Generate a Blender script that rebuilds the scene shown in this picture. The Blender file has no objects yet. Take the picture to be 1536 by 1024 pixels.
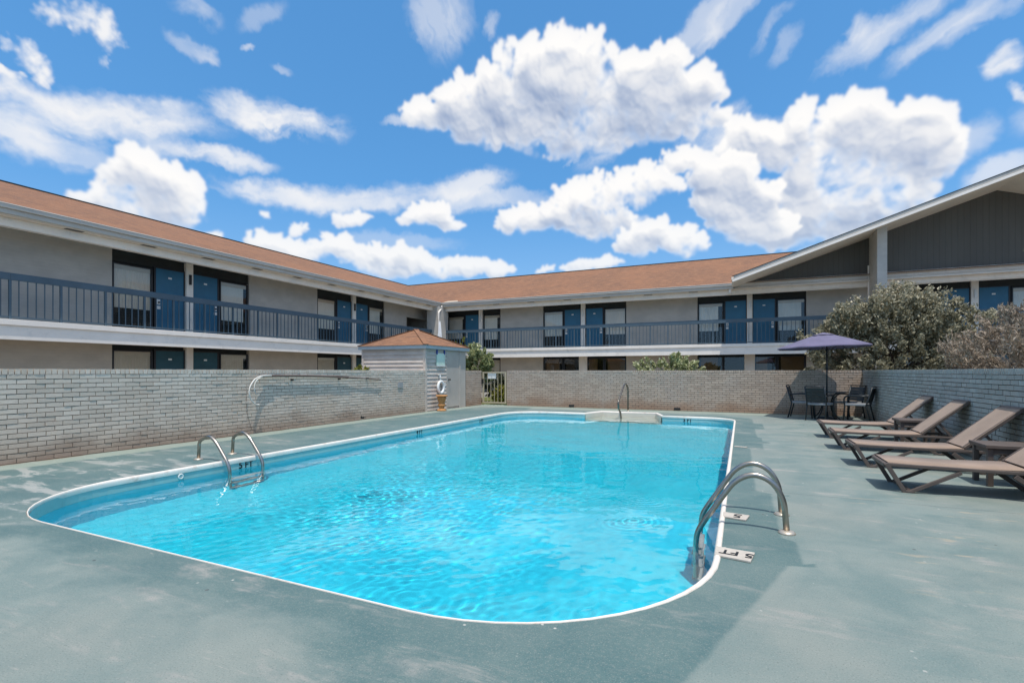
import bpy, math, random
import numpy as np
from mathutils import Vector, Matrix
from mathutils.geometry import tessellate_polygon

S = bpy.context.scene
COL = S.collection
R = math.radians
PI = math.pi
rng = np.random.default_rng(7)
random.seed(7)

# ------------------------------------------------------------------ scene helpers
def link(o, parent=None):
    COL.objects.link(o)
    if parent is not None:
        o.parent = parent
    return o

def tag(o, label=None, cat=None, group=None, kind=None):
    if label: o['label'] = label
    if cat: o['category'] = cat
    if group: o['group'] = group
    if kind: o['kind'] = kind
    return o

def empty(name, loc=(0, 0, 0), rz=0.0):
    o = bpy.data.objects.new(name, None)
    o.empty_display_size = 0.1
    o.location = loc
    o.rotation_euler = (0, 0, rz)
    return link(o)

def copy_tree(o, parent=None):
    c = o.copy()
    link(c, parent)
    for ch in list(o.children):
        copy_tree(ch, c)
    return c

class MB:
    """collects shapes and links them as ONE mesh object"""
    def __init__(s):
        s.v = []; s.f = []; s.sm = []; s.tint = []
    def add(s, vs, fs, smooth=False, tint=0.5):
        b = len(s.v)
        s.v.extend([tuple(map(float, p)) for p in vs])
        for q in fs:
            s.f.append(tuple(b + i for i in q)); s.sm.append(smooth); s.tint.append(tint)
        return s
    def box(s, a, b, tint=0.5, rot=None, skip=()):
        x0, y0, z0 = a; x1, y1, z1 = b
        vs = [(x0, y0, z0), (x1, y0, z0), (x1, y1, z0), (x0, y1, z0), (x0, y0, z1), (x1, y0, z1), (x1, y1, z1), (x0, y1, z1)]
        if rot is not None:
            c = Vector(((x0 + x1) / 2, (y0 + y1) / 2, (z0 + z1) / 2))
            vs = [tuple(c + rot @ (Vector(p) - c)) for p in vs]
        fs = [(0, 3, 2, 1), (4, 5, 6, 7), (0, 1, 5, 4), (1, 2, 6, 5), (2, 3, 7, 6), (3, 0, 4, 7)]
        return s.add(vs, [q for i, q in enumerate(fs) if i not in skip], False, tint)
    def beam(s, p, q, w, h, up=(0, 0, 1)):
        p = Vector(p); q = Vector(q); d = (q - p).normalized()
        u = Vector(up); sd = d.cross(u)
        if sd.length < 1e-4: sd = d.cross(Vector((1, 0, 0)))
        sd.normalize(); u = sd.cross(d).normalized()
        vs = []
        for c in (p, q):
            for a, b in ((-1, -1), (1, -1), (1, 1), (-1, 1)):
                vs.append(c + sd * (a * w / 2) + u * (b * h / 2))
        return s.add(vs, [(0, 3, 2, 1), (4, 5, 6, 7), (0, 1, 5, 4), (1, 2, 6, 5), (2, 3, 7, 6), (3, 0, 4, 7)])
    def tube(s, pts, r, n=10, caps=True, closed=False):
        pts = [Vector(p) for p in pts]
        m = len(pts)
        rs = r if isinstance(r, (list, tuple)) else [r] * m
        tans = []
        for i in range(m):
            if closed: t = pts[(i + 1) % m] - pts[i - 1]
            else: t = pts[min(i + 1, m - 1)] - pts[max(i - 1, 0)]
            tans.append(t.normalized())
        a = Vector((0, 0, 1)) if abs(tans[0].z) < 0.9 else Vector((1, 0, 0))
        nrm = tans[0].cross(a).normalized()
        vs = []
        for i in range(m):
            nrm = (nrm - tans[i] * nrm.dot(tans[i])).normalized()
            bi = tans[i].cross(nrm)
            for k in range(n):
                t = 2 * PI * k / n
                vs.append(pts[i] + (nrm * math.cos(t) + bi * math.sin(t)) * rs[i])
        fs = []
        for i in range(m if closed else m - 1):
            j = (i + 1) % m
            for k in range(n):
                l = (k + 1) % n
                fs.append((i * n + k, i * n + l, j * n + l, j * n + k))
        s.add(vs, fs, True)
        if caps and not closed:
            b = len(s.v) - len(vs)
            s.f.append(tuple(b + k for k in reversed(range(n)))); s.sm.append(False); s.tint.append(.5)
            s.f.append(tuple(b + (m - 1) * n + k for k in range(n))); s.sm.append(False); s.tint.append(.5)
        return s
    def lathe(s, prof, c=(0, 0, 0), n=24, smooth=True):
        vs = []; m = len(prof)
        for r, z in prof:
            for k in range(n):
                t = 2 * PI * k / n
                vs.append((c[0] + r * math.cos(t), c[1] + r * math.sin(t), c[2] + z))
        fs = []
        for i in range(m - 1):
            for k in range(n):
                l = (k + 1) % n
                fs.append((i * n + k, i * n + l, (i + 1) * n + l, (i + 1) * n + k))
        s.add(vs, fs, smooth)
        b = len(s.v) - len(vs)
        if prof[0][0] > 1e-6: s.f.append(tuple(b + k for k in reversed(range(n)))); s.sm.append(False); s.tint.append(.5)
        if prof[-1][0] > 1e-6: s.f.append(tuple(b + (m - 1) * n + k for k in range(n))); s.sm.append(False); s.tint.append(.5)
        return s
    def prism(s, poly, ext):
        """poly: list of 3-D points (planar), extruded along ext"""
        n = len(poly); e = Vector(ext)
        vs = [Vector(p) for p in poly] + [Vector(p) + e for p in poly]
        fs = [tuple(reversed(range(n))), tuple(range(n, 2 * n))]
        for i in range(n):
            j = (i + 1) % n
            fs.append((i, j, n + j, n + i))
        return s.add(vs, fs)
    def build(s, name, m, parent=None, bevel=0.0, tint=False):
        me = bpy.data.meshes.new(name)
        me.from_pydata(s.v, [], s.f)
        me.polygons.foreach_set('use_smooth', s.sm)
        if tint:
            at = me.attributes.new('tint', 'FLOAT', 'FACE')
            at.data.foreach_set('value', s.tint)
        if m is not None: me.materials.append(m)
        me.update()
        o = bpy.data.objects.new(name, me)
        link(o, parent)
        if bevel:
            b = o.modifiers.new('bevel', 'BEVEL'); b.width = bevel; b.segments = 2; b.limit_method = 'ANGLE'; b.angle_limit = R(40)
        return o

def arc(c, r, a0, a1, n, plane='xz'):
    out = []
    for i in range(n + 1):
        t = a0 + (a1 - a0) * i / n
        if plane == 'xz': out.append((c[0] + r * math.cos(t), c[1], c[2] + r * math.sin(t)))
        elif plane == 'xy': out.append((c[0] + r * math.cos(t), c[1] + r * math.sin(t), c[2]))
        else: out.append((c[0], c[1] + r * math.cos(t), c[2] + r * math.sin(t)))
    return out

def fillet(pts, r, n=5):
    """round the inner corners of a polyline"""
    pts = [Vector(p) for p in pts]; out = [pts[0]]
    for i in range(1, len(pts) - 1):
        a, b, c = pts[i - 1], pts[i], pts[i + 1]
        d1 = (a - b); d2 = (c - b)
        rr = min(r, d1.length * .49, d2.length * .49)
        p1 = b + d1.normalized() * rr; p2 = b + d2.normalized() * rr
        for k in range(n + 1):
            t = k / n
            out.append(p1 * (1 - t) ** 2 + b * 2 * t * (1 - t) + p2 * t * t)
    out.append(pts[-1])
    return out

# ------------------------------------------------------------------ materials
class NT:
    def __init__(s, tree):
        s.t = tree; tree.nodes.clear()
    def n(s, kind, **kw):
        o = s.t.nodes.new(kind)
        for k, v in kw.items():
            if k.startswith('i_'): o.inputs[k[2:].replace('_', ' ')].default_value = v
            else: setattr(o, k, v)
        return o
    def l(s, a, b): s.t.links.new(a, b)
    def val(s, sock, v):
        if hasattr(v, 'is_linked') or hasattr(v, 'node'): s.l(v, sock)
        else: sock.default_value = v
    def math(s, op, a, b=None, c=None, clamp=False):
        o = s.n('ShaderNodeMath', operation=op); o.use_clamp = clamp
        for i, v in enumerate((a, b, c)):
            if v is not None: s.val(o.inputs[i], v)
        return o.outputs[0]
    def vm(s, op, a, b=None, c=None, out=0):
        o = s.n('ShaderNodeVectorMath', operation=op)
        for i, v in enumerate((a, b, c)):
            if v is not None: s.val(o.inputs[i], v)
        return o.outputs[out]
    def mix(s, f, a, b, blend='MIX'):
        o = s.n('ShaderNodeMix', data_type='RGBA', blend_type=blend)
        s.val(o.inputs[0], f); s.val(o.inputs[6], a if not isinstance(a, tuple) else (*a[:3], 1)); s.val(o.inputs[7], b if not isinstance(b, tuple) else (*b[:3], 1))
        return o.outputs[2]
    def ramp(s, f, lo, hi, a=0.0, b=1.0, kind='SMOOTHSTEP'):
        o = s.n('ShaderNodeMapRange', interpolation_type=kind)
        s.val(o.inputs[0], f); s.val(o.inputs[1], lo); s.val(o.inputs[2], hi); s.val(o.inputs[3], a); s.val(o.inputs[4], b)
        return o.outputs[0]
    def noise(s, vec, scale, detail=4, rough=.55, dist=0, out=0):
        o = s.n('ShaderNodeTexNoise')
        if vec is not None: s.l(vec, o.inputs['Vector'])
        o.inputs['Scale'].default_value = scale; o.inputs['Detail'].default_value = detail
        o.inputs['Roughness'].default_value = rough; o.inputs['Distortion'].default_value = dist
        return o.outputs[out]
    def mapping(s, vec, scale=(1, 1, 1), rot=(0, 0, 0), loc=(0, 0, 0)):
        o = s.n('ShaderNodeMapping'); s.l(vec, o.inputs[0])
        o.inputs['Scale'].default_value = scale; o.inputs['Rotation'].default_value = rot; o.inputs['Location'].default_value = loc
        return o.outputs[0]
    def obj(s): return s.n('ShaderNodeTexCoord').outputs['Object']
    def pos(s): return s.n('ShaderNodeNewGeometry').outputs['Position']
    def bump(s, h, strength=.3, dist=.01):
        o = s.n('ShaderNodeBump'); o.inputs['Strength'].default_value = strength; o.inputs['Distance'].default_value = dist
        s.l(h, o.inputs['Height']); return o.outputs[0]
    def principled(s, col, rough=.6, metal=0.0, normal=None, spec=.5, **kw):
        p = s.n('ShaderNodeBsdfPrincipled')
        s.val(p.inputs['Base Color'], col if not isinstance(col, tuple) else (*col[:3], 1))
        s.val(p.inputs['Roughness'], rough); p.inputs['Metallic'].default_value = metal
        p.inputs['Specular IOR Level'].default_value = spec
        if normal is not None: s.l(normal, p.inputs['Normal'])
        for k, v in kw.items(): p.inputs[k.replace('_', ' ')].default_value = v
        o = s.n('ShaderNodeOutputMaterial'); s.l(p.outputs[0], o.inputs[0])
        return p

def mat(name):
    m = bpy.data.materials.new(name); m.use_nodes = True
    return m, NT(m.node_tree)

def paint(name, col, rough=.6, var=.12, scale=3.0, bump=.0, bscale=60, spec=.4, metal=0.0, dirt=None, dirt_amt=.0, stretch=(1, 1, 1)):
    m, t = mat(name)
    p = t.mapping(t.pos(), stretch)
    a = t.noise(p, scale, 6, .6)
    f = t.ramp(a, .3, .7)
    dark = tuple(c * (1 - var) for c in col); lite = tuple(min(1, c * (1 + var)) for c in col)
    c = t.mix(f, dark, lite)
    if dirt:
        g = t.noise(p, scale * 2.7, 8, .7)
        c = t.mix(t.math('MULTIPLY', t.ramp(g, .52, .75), dirt_amt), c, dirt)
    nrm = None
    if bump:
        nrm = t.bump(t.noise(p, bscale, 4, .6), bump, .004)
    t.principled(c, rough, metal, nrm, spec)
    return m

M = {}
M['white_trim'] = paint('white_trim', (.88, .80, .70), .55, .05, 1.2, dirt=(.45, .43, .39), dirt_amt=.35)
M['cream_soffit'] = paint('cream_soffit', (.80, .70, .585), .65, .06, 1.5, dirt=(.42, .38, .32), dirt_amt=.4)
M['gutter'] = paint('gutter', (.52, .475, .41), .45, .06, 1.0, dirt=(.25, .25, .24), dirt_amt=.4)
M['slate_rail'] = paint('slate_rail', (.072, .112, .142), .45, .1, 2.0)
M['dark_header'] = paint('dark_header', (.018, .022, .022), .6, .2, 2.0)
M['dark_frame'] = paint('dark_frame', (.022, .022, .024), .4, .1, 2.0)
M['door_blue'] = paint('door_blue', (.026, .135, .225), .42, .07, 2.5, bump=.05)
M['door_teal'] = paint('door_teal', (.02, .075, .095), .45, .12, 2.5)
M['plate_white'] = paint('plate_white', (.75, .74, .70), .5, .05, 4)
M['plate_black'] = paint('plate_black', (.02, .02, .02), .5, .05, 4)
M['blind'] = paint('blind', (.80, .74, .66), .8, .05, 1.2, stretch=(1, 1, .2))
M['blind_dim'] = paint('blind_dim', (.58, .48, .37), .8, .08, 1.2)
M['blind_warm'] = paint('blind_warm', (.72, .62, .52), .8, .06, 1.2)
M['blind_cool'] = paint('blind_cool', (.70, .68, .63), .8, .05, 1.2)
M['grille'] = paint('grille', (.012, .012, .013), .5, .2, 6)
M['steel'] = paint('steel', (.40, .36, .31), .30, .10, 5, metal=1.0, bump=.03, bscale=200)
M['rail_steel'] = paint('rail_steel', (.20, .18, .155), .38, .1, 5, metal=.9)
M['flange'] = paint('flange', (.50, .44, .36), .45, .15, 20, metal=.6)
M['coping'] = paint('coping', (.76, .69, .61), .5, .05, 3.0, dirt=(.46, .33, .24), dirt_amt=.55)
M['step_white'] = paint('step_white', (.62, .585, .49), .35, .04, 2.0)
M['lounger_frame'] = paint('lounger_frame', (.105, .082, .07), .55, .1, 8, bump=.04)
M['chair_metal'] = paint('chair_metal', (.02, .026, .030), .4, .15, 8)
M['chair_seat'] = paint('chair_seat', (.27, .28, .29), .7, .1, 8)
M['table_top'] = paint('table_top', (.03, .045, .05), .25, .1, 8)
M['terracotta'] = paint('terracotta', (.50, .24, .085), .8, .18, 6, bump=.15, bscale=30)
M['pole_brown'] = paint('pole_brown', (.11, .075, .06), .5, .15, 3)
M['hose'] = paint('hose', (.72, .67, .60), .55, .05, 6)
M['ring_white'] = paint('ring_white', (.80, .79, .76), .5, .04, 6)
M['shed_trim'] = paint('shed_trim', (.43, .48, .49), .6, .06, 2)
M['shed_door'] = paint('shed_door', (.47, .42, .365), .6, .06, 1.5, dirt=(.3, .25, .2), dirt_amt=.3)
M['sign_green'] = paint('sign_green', (.60, .74, .62), .5, .05, 5)
M['sign_blue'] = paint('sign_blue', (.03, .06, .28), .5, .05, 5)
M['gate_cream'] = paint('gate_cream', (.46, .39, .27), .5, .08, 5)
M['stem'] = paint('stem', (.10, .075, .055), .85, .2, 10)
M['marking_black'] = paint('marking_black', (.012, .014, .016), .6, .1, 20)
M['umbrella_under'] = paint('umbrella_under', (.05, .05, .08), .8, .05, 6)
M['box_grey'] = paint('box_grey', (.33, .33, .32), .6, .06, 5)
M['plate_cream'] = paint('plate_cream', (.50, .45, .385), .55, .08, 12, dirt=(.3, .26, .2), dirt_amt=.5)
M['flash'] = paint('flash', (.45, .36, .27), .7, .1, 3)

# fabric with a weave
def fabric(name, col, rough=.85, sc=260):
    m, t = mat(name)
    p = t.pos()
    a = t.noise(p, 3, 5, .6)
    c = t.mix(t.ramp(a, .3, .7), tuple(x * .88 for x in col), tuple(x * 1.1 for x in col))
    w = t.n('ShaderNodeTexWave', wave_type='BANDS', bands_direction='DIAGONAL'); t.l(p, w.inputs[0]); w.inputs['Scale'].default_value = sc
    t.principled(c, rough, 0, t.bump(w.outputs[1], .15, .002), .3, Sheen_Weight=.15)
    return m
M['sling'] = fabric('sling', (.29, .212, .160))
M['parasol'] = fabric('parasol', (.138, .120, .192))
M['parasol_white'] = fabric('parasol_white', (.72, .71, .69))

# grey painted room wall: faint horizontal courses
def roomwall(name, col, horiz=True, period=.2, depth=.3, groove=.82):
    m, t = mat(name)
    p = t.pos()
    sx = t.n('ShaderNodeSeparateXYZ'); t.l(p, sx.inputs[0])
    coord = sx.outputs[2] if horiz else t.math('ADD', sx.outputs[0], sx.outputs[1])
    fr = t.math('FRACT', t.math('DIVIDE', coord, period))
    line = t.ramp(t.math('ABSOLUTE', t.math('SUBTRACT', fr, .5)), .42, .5)
    a = t.noise(t.mapping(p, (1, 1, 1.6) if horiz else (1, 1, .15)), 1.3, 7, .65)
    c = t.mix(t.ramp(a, .3, .7), tuple(x * .90 for x in col), tuple(x * 1.08 for x in col))
    c = t.mix(t.math('MULTIPLY', line, 1 - groove), c, tuple(x * .35 for x in col))
    t.principled(c, .7, 0, t.bump(t.math('SUBTRACT', 1.0, line), depth, .012), .3)
    return m
M['room_wall'] = roomwall('room_wall', (.50, .46, .405), True, .10, .3, .86)
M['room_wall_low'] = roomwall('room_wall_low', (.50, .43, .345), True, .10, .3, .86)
M['gable_siding'] = roomwall('gable_siding', (.118, .112, .098), False, .2, .5, .70)
M['fin_wall'] = roomwall('fin_wall', (.52, .485, .43), True, .2, .2, .93)

# brown asphalt shingles
def shingle(name, axis):
    m, t = mat(name)
    p = t.pos(); sx = t.n('ShaderNodeSeparateXYZ'); t.l(p, sx.inputs[0])
    cb = t.n('ShaderNodeCombineXYZ'); t.l(sx.outputs[axis], cb.inputs[0]); t.l(t.math('MULTIPLY', sx.outputs[2], 3.16), cb.inputs[1])
    b = t.n('ShaderNodeTexBrick'); t.l(cb.outputs[0], b.inputs['Vector'])
    b.inputs['Scale'].default_value = 1.0; b.inputs['Brick Width'].default_value = .32; b.inputs['Row Height'].default_value = .14
    b.inputs['Mortar Size'].default_value = .006; b.inputs['Mortar Smooth'].default_value = .3; b.inputs['Bias'].default_value = -.1
    b.inputs['Color1'].default_value = (.255, .124, .064, 1); b.inputs['Color2'].default_value = (.165, .086, .052, 1); b.inputs['Mortar'].default_value = (.11, .055, .036, 1)
    b.offset = .5; b.offset_frequency = 2; b.squash = 1
    st = t.noise(t.mapping(cb.outputs[0], (.8, 3.4, 1)), 2.2, 8, .75)
    c = t.mix(t.ramp(st, .47, .56, 0, .85), b.outputs[0], (.115, .068, .05))
    gr = t.noise(p, 26, 3, .7)
    st2 = t.noise(t.mapping(cb.outputs[0], (.9, 4.2, 1), (0, 0, 0), (7, 3, 0)), 2.4, 8, .75)
    c = t.mix(t.ramp(st2, .50, .60, 0, .75), c, (.35, .19, .105))
    c = t.mix(t.ramp(gr, .35, .7, 0, .35), c, (.30, .16, .10))
    big = t.noise(p, .35, 3, .5)
    c = t.mix(t.ramp(big, .35, .7, 0, .35), c, (.33, .155, .08))
    t.principled(c, .9, 0, t.bump(b.outputs[1], -.5, .012), .2)
    return m
M['shingle_y'] = shingle('shingle_y', 1)
M['shingle_x'] = shingle('shingle_x', 0)

# painted brick, one random tint per brick
def brickmat(name, base, alt, warm, foot=None):
    m, t = mat(name)
    at = t.n('ShaderNodeAttribute', attribute_name='tint').outputs['Fac']
    p = t.pos(); sx = t.n('ShaderNodeSeparateXYZ'); t.l(p, sx.inputs[0])
    c = t.mix(at, base, alt)
    n1 = t.noise(p, 1.1, 6, .65)
    c = t.mix(t.ramp(n1, .42, .72, 0, .7), c, warm)
    n2 = t.noise(p, 28, 5, .7)
    c = t.mix(t.ramp(n2, .55, .78, 0, .55), c, tuple(x * .5 for x in base))
    if foot:   # splash stains of soil along the foot of the wall
        f = t.math('MULTIPLY', t.ramp(t.math('ADD', sx.outputs[2], t.math('MULTIPLY', t.math('SUBTRACT', n1, .5), .9)), .42, .0), .75)
        c = t.mix(f, c, foot)
    t.principled(c, .85, 0, t.bump(t.noise(p, 55, 5, .7), .5, .006), .2)
    return m
M['brick_grey'] = brickmat('brick_grey', (.56, .475, .385), (.70, .60, .495), (.58, .455, .345), (.31, .205, .145))
M['brick_tan'] = brickmat('brick_tan', (.40, .31, .24), (.52, .41, .32), (.45, .38, .32), (.33, .20, .13))
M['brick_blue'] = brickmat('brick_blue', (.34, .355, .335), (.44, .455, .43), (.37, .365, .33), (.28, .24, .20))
M['mortar_dark'] = paint('mortar_dark', (.15, .125, .10), .95, .25, 8)
M['mortar'] = paint('mortar', (.25, .21, .17), .95, .25, 8)

# pool deck: worn teal paint, a fresher darker coat around the pool, scuffs and specks
def deckmat():
    m, t = mat('deck_paint')
    p = t.pos(); sx = t.n('ShaderNodeSeparateXYZ'); t.l(p, sx.inputs[0])
    x, y = sx.outputs[0], sx.outputs[1]
    big = t.noise(p, .55, 5, .6); mid = t.noise(p, 2.2, 7, .65, .4); fin = t.noise(p, 40, 6, .7)
    stk = t.noise(t.mapping(p, (.8, 3.2, 1), (0, 0, R(-12))), 1.4, 7, .68, .5)
    c = t.mix(t.ramp(mid, .3, .7), (.138, .198, .186), (.205, .250, .230))
    c = t.mix(t.ramp(big, .38, .66, 0, .6), c, (.225, .243, .215))
    # distance to the pool rectangle
    qx = t.math('MAXIMUM', t.math('SUBTRACT', t.math('ABSOLUTE', t.math('ADD', x, 3.34)), 3.2 - .9), 0)
    qy = t.math('MAXIMUM', t.math('SUBTRACT', t.math('ABSOLUTE', t.math('SUBTRACT', y, 8.37)), 6.23 - .9), 0)
    d = t.math('SUBTRACT', t.math('SQRT', t.math('ADD', t.math('MULTIPLY', qx, qx), t.math('MULTIPLY', qy, qy))), .9)
    # roller-edge: stepped offsets along the pool
    cell = t.n('ShaderNodeTexVoronoi', voronoi_dimensions='2D', feature='F1', distance='CHEBYCHEV'); t.l(t.mapping(p, (.55, .8, 1)), cell.inputs[0]); cell.inputs['Scale'].default_value = 1.0
    cr = t.n('ShaderNodeSeparateColor'); t.l(cell.outputs[1], cr.inputs[0])
    wob = t.math('MULTIPLY', t.math('SUBTRACT', cr.outputs[0], .5), .34)
    wob2 = t.math('MULTIPLY', t.math('SUBTRACT', t.noise(p, 7, 4, .6), .5), .09)
    # right edge of the fresh coat: stepped along the pool, a straight slanting cut near the camera
    xcut = t.math('MULTIPLY_ADD', t.math('SUBTRACT', y, 3.66), .31, .27)
    near = t.ramp(y, 3.72, 3.66)
    xr = t.math('ADD', t.math('ADD', t.math('MULTIPLY', near, xcut), t.math('MULTIPLY', t.math('SUBTRACT', 1.0, near), t.math('ADD', .30, wob))), t.math('MULTIPLY', wob2, .4))
    m_r = t.ramp(t.math('SUBTRACT', x, xr), .02, -.02)
    fwob = t.math('MULTIPLY', t.math('SUBTRACT', t.noise(t.mapping(p, (.7, 1.5, 1)), 1.3, 6, .62), .5), 1.5)
    reach = t.math('ADD', t.math('ADD', .34, t.math('MULTIPLY', t.ramp(x, -2.4, -.9), .65)), t.math('MULTIPLY', t.ramp(x, -6.4, -6.6), 1.55))
    m_f = t.ramp(t.math('SUBTRACT', t.math('ADD', d, t.math('ADD', fwob, t.math('MULTIPLY', wob2, 1.5))), reach), .22, -.22)
    front = t.ramp(y, 2.9, 2.5)
    band_side = t.ramp(t.math('SUBTRACT', t.math('ADD', d, t.math('MULTIPLY', wob2, .6)), t.math('ADD', .62, t.math('MULTIPLY', t.ramp(x, -6.4, -6.6), 1.4))), .03, -.03)
    band = t.math('MULTIPLY', m_r, t.math('ADD', t.math('MULTIPLY', m_f, front), t.math('MULTIPLY', band_side, t.math('SUBTRACT', 1.0, front))))
    dark = t.mix(t.ramp(mid, .3, .7), (.068, .132, .132), (.092, .155, .150))
    worn = t.ramp(stk, .53, .68, 0, .75)
    # the coat wears thin towards the near and the left side
    thin = t.ramp(big, .42, .70, .95, .6)
    c = t.mix(t.math('MULTIPLY', band, thin), c, dark)
    # pale scuffs where the paint is gone
    c = t.mix(t.math('MULTIPLY', worn, t.ramp(mid, .42, .60, .25, 1)), c, (.34, .315, .285))
    lw_ = t.noise(t.mapping(p, (1.0, 2.6, 1), (0, 0, R(-30))), 1.2, 6, .65, .6)
    c = t.mix(t.math('MULTIPLY', t.ramp(lw_, .50, .60, 0, .75), t.math('MULTIPLY', t.ramp(x, -4.8, -6.3), t.ramp(y, 6.0, 3.5))), c, (.37, .37, .34))
    scr = t.noise(t.mapping(p, (3.0, 13, 1), (0, 0, R(22))), 1.3, 6, .7, .8)
    c = t.mix(t.math('MULTIPLY', t.ramp(scr, .60, .72, 0, .42), t.ramp(big, .45, .6)), c, (.38, .35, .31))
    # unpainted pale strip along the walls
    sw = t.math('ADD', t.math('SUBTRACT', x, -8.95), t.math('MULTIPLY', wob2, .6))
    s1 = t.ramp(sw, .50, .46); s2 = t.ramp(t.math('SUBTRACT', t.math('SUBTRACT', 16.62, y), wob2), .75, .65)
    c = t.mix(t.math('MULTIPLY', t.math('MAXIMUM', s1, s2), .8), c, (.27, .32, .27))
    soil = t.ramp(t.math('ADD', t.math('SUBTRACT', x, -8.95), t.math('MULTIPLY', t.math('SUBTRACT', mid, .5), .25)), .07, .0, 0, .8)
    c = t.mix(soil, c, (.24, .15, .09))
    stn = t.math('MULTIPLY', t.ramp(t.noise(t.mapping(p, (1.6, 5, 1)), 1.5, 5, .6), .60, .68, 0, .55), t.math('MULTIPLY', t.ramp(x, .7, 1.2), t.ramp(x, 3.0, 2.4)))
    c = t.mix(stn, c, (.40, .33, .235))
    jy = t.math('ABSOLUTE', t.math('SUBTRACT', t.math('ADD', y, t.math('MULTIPLY', wob2, .3)), 5.86)); jnt = t.math('MULTIPLY', t.ramp(jy, .009, .004, 0, .55), t.ramp(x, -.1, 0))
    c = t.mix(jnt, c, (.07, .08, .08))
    # specks
    v = t.n('ShaderNodeTexVoronoi', feature='F1'); t.l(p, v.inputs[0]); v.inputs['Scale'].default_value = 9
    sp = t.math('MULTIPLY', t.ramp(v.outputs[0], .10, .05), t.ramp(t.noise(p, 1.6, 3, .6), .5, .62))
    c = t.mix(sp, c, (.5, .48, .43))
    v2 = t.n('ShaderNodeTexVoronoi', feature='F1'); t.l(t.mapping(p, (1, 1, 1), (0, 0, 0), (3.3, 1.7, 0)), v2.inputs[0]); v2.inputs['Scale'].default_value = 2.6
    c = t.mix(t.math('MULTIPLY', t.ramp(v2.outputs[0], .035, .02), .8), c, (.05, .05, .05))
    grit = t.noise(p, 130, 3, .7)
    c = t.mix(t.ramp(fin, .45, .75, 0, .4), c, (.235, .25, .225))
    c = t.mix(t.ramp(grit, .56, .68, 0, .65), c, (.07, .085, .08)); c = t.mix(t.ramp(grit, .42, .30, 0, .6), c, (.36, .36, .32))
    rough = t.ramp(mid, .3, .7, .55, .8)
    h = t.math('ADD', t.math('MULTIPLY', fin, .6), t.math('MULTIPLY', mid, .8))
    t.principled(c, rough, 0, t.bump(h, .25, .006), .35)
    return m
M['deck'] = deckmat()

def linermat():
    m, t = mat('pool_liner')
    p = t.pos(); n1 = t.noise(p, .9, 4, .55)
    c = t.mix(t.ramp(n1, .3, .7), (.020, .60, .765), (.028, .66, .825))
    t.principled(c, .5, 0, None, .3)
    return m
M['liner'] = linermat()

def watermat():
    m, t = mat('pool_water')
    g = t.n('ShaderNodeBsdfGlass'); g.inputs['IOR'].default_value = 1.33; g.inputs['Roughness'].default_value = 0.0
    g.inputs['Color'].default_value = (.97, 1, 1, 1)
    o = t.n('ShaderNodeOutputMaterial'); t.l(g.outputs[0], o.inputs[0])
    return m
M['water'] = watermat()
M['band'] = paint('waterline_band', (.30, .50, .49), .45, .06, 3.0, dirt=(.20, .30, .30), dirt_amt=.4)

def glassmat(name, tint=(.97, .98, .97), dark=.0, refl=.035):
    m, t = mat(name)
    tr = t.n('ShaderNodeBsdfTransparent'); tr.inputs[0].default_value = (*[c * (1 - dark) for c in tint], 1)
    gl = t.n('ShaderNodeBsdfGlossy'); gl.inputs['Roughness'].default_value = .02
    lw = t.n('ShaderNodeLayerWeight'); fac = t.math('MULTIPLY_ADD', t.math('POWER', lw.outputs['Facing'], 4.0), .75, refl)
    mx = t.n('ShaderNodeMixShader'); t.l(fac, mx.inputs[0]); t.l(tr.outputs[0], mx.inputs[1]); t.l(gl.outputs[0], mx.inputs[2])
    o = t.n('ShaderNodeOutputMaterial'); t.l(mx.outputs[0], o.inputs[0])
    return m
M['pane'] = glassmat('window_glass')
M['pane_dark'] = glassmat('window_glass_dark', (.75, .7, .62), .1, .06)

def leafmat(name, a, b, c3, trans=.25):
    m, t = mat(name)
    at = t.n('ShaderNodeAttribute', attribute_name='tint').outputs['Fac']
    c = t.mix(t.ramp(at, 0, .7), a, b); c = t.mix(t.ramp(at, .72, .95), c, c3)
    p = t.principled(c, .5, 0, None, .35)
    tl = t.n('ShaderNodeBsdfTranslucent'); t.l(c, tl.inputs[0])
    mx = t.n('ShaderNodeMixShader'); mx.inputs[0].default_value = trans
    out = [q for q in t.t.nodes if q.type == 'OUTPUT_MATERIAL'][0]
    t.l(p.outputs[0], mx.inputs[1]); t.l(tl.outputs[0], mx.inputs[2]); t.l(mx.outputs[0], out.inputs[0])
    return m
M['leaf_olive'] = leafmat('leaf_olive', (.12, .115, .065), (.40, .365, .245), (.62, .54, .40))
M['leaf_grey'] = leafmat('leaf_grey', (.20, .155, .11), (.39, .315, .235), (.56, .46, .36))
M['leaf_pale'] = leafmat('leaf_pale', (.15, .18, .06), (.40, .42, .20), (.82, .78, .58))
M['leaf_yellow'] = leafmat('leaf_yellow', (.10, .13, .02), (.26, .25, .04), (.55, .42, .06))
M['leaf_dark'] = leafmat('leaf_dark', (.03, .04, .02), (.09, .10, .05), (.2, .18, .1))

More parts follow.
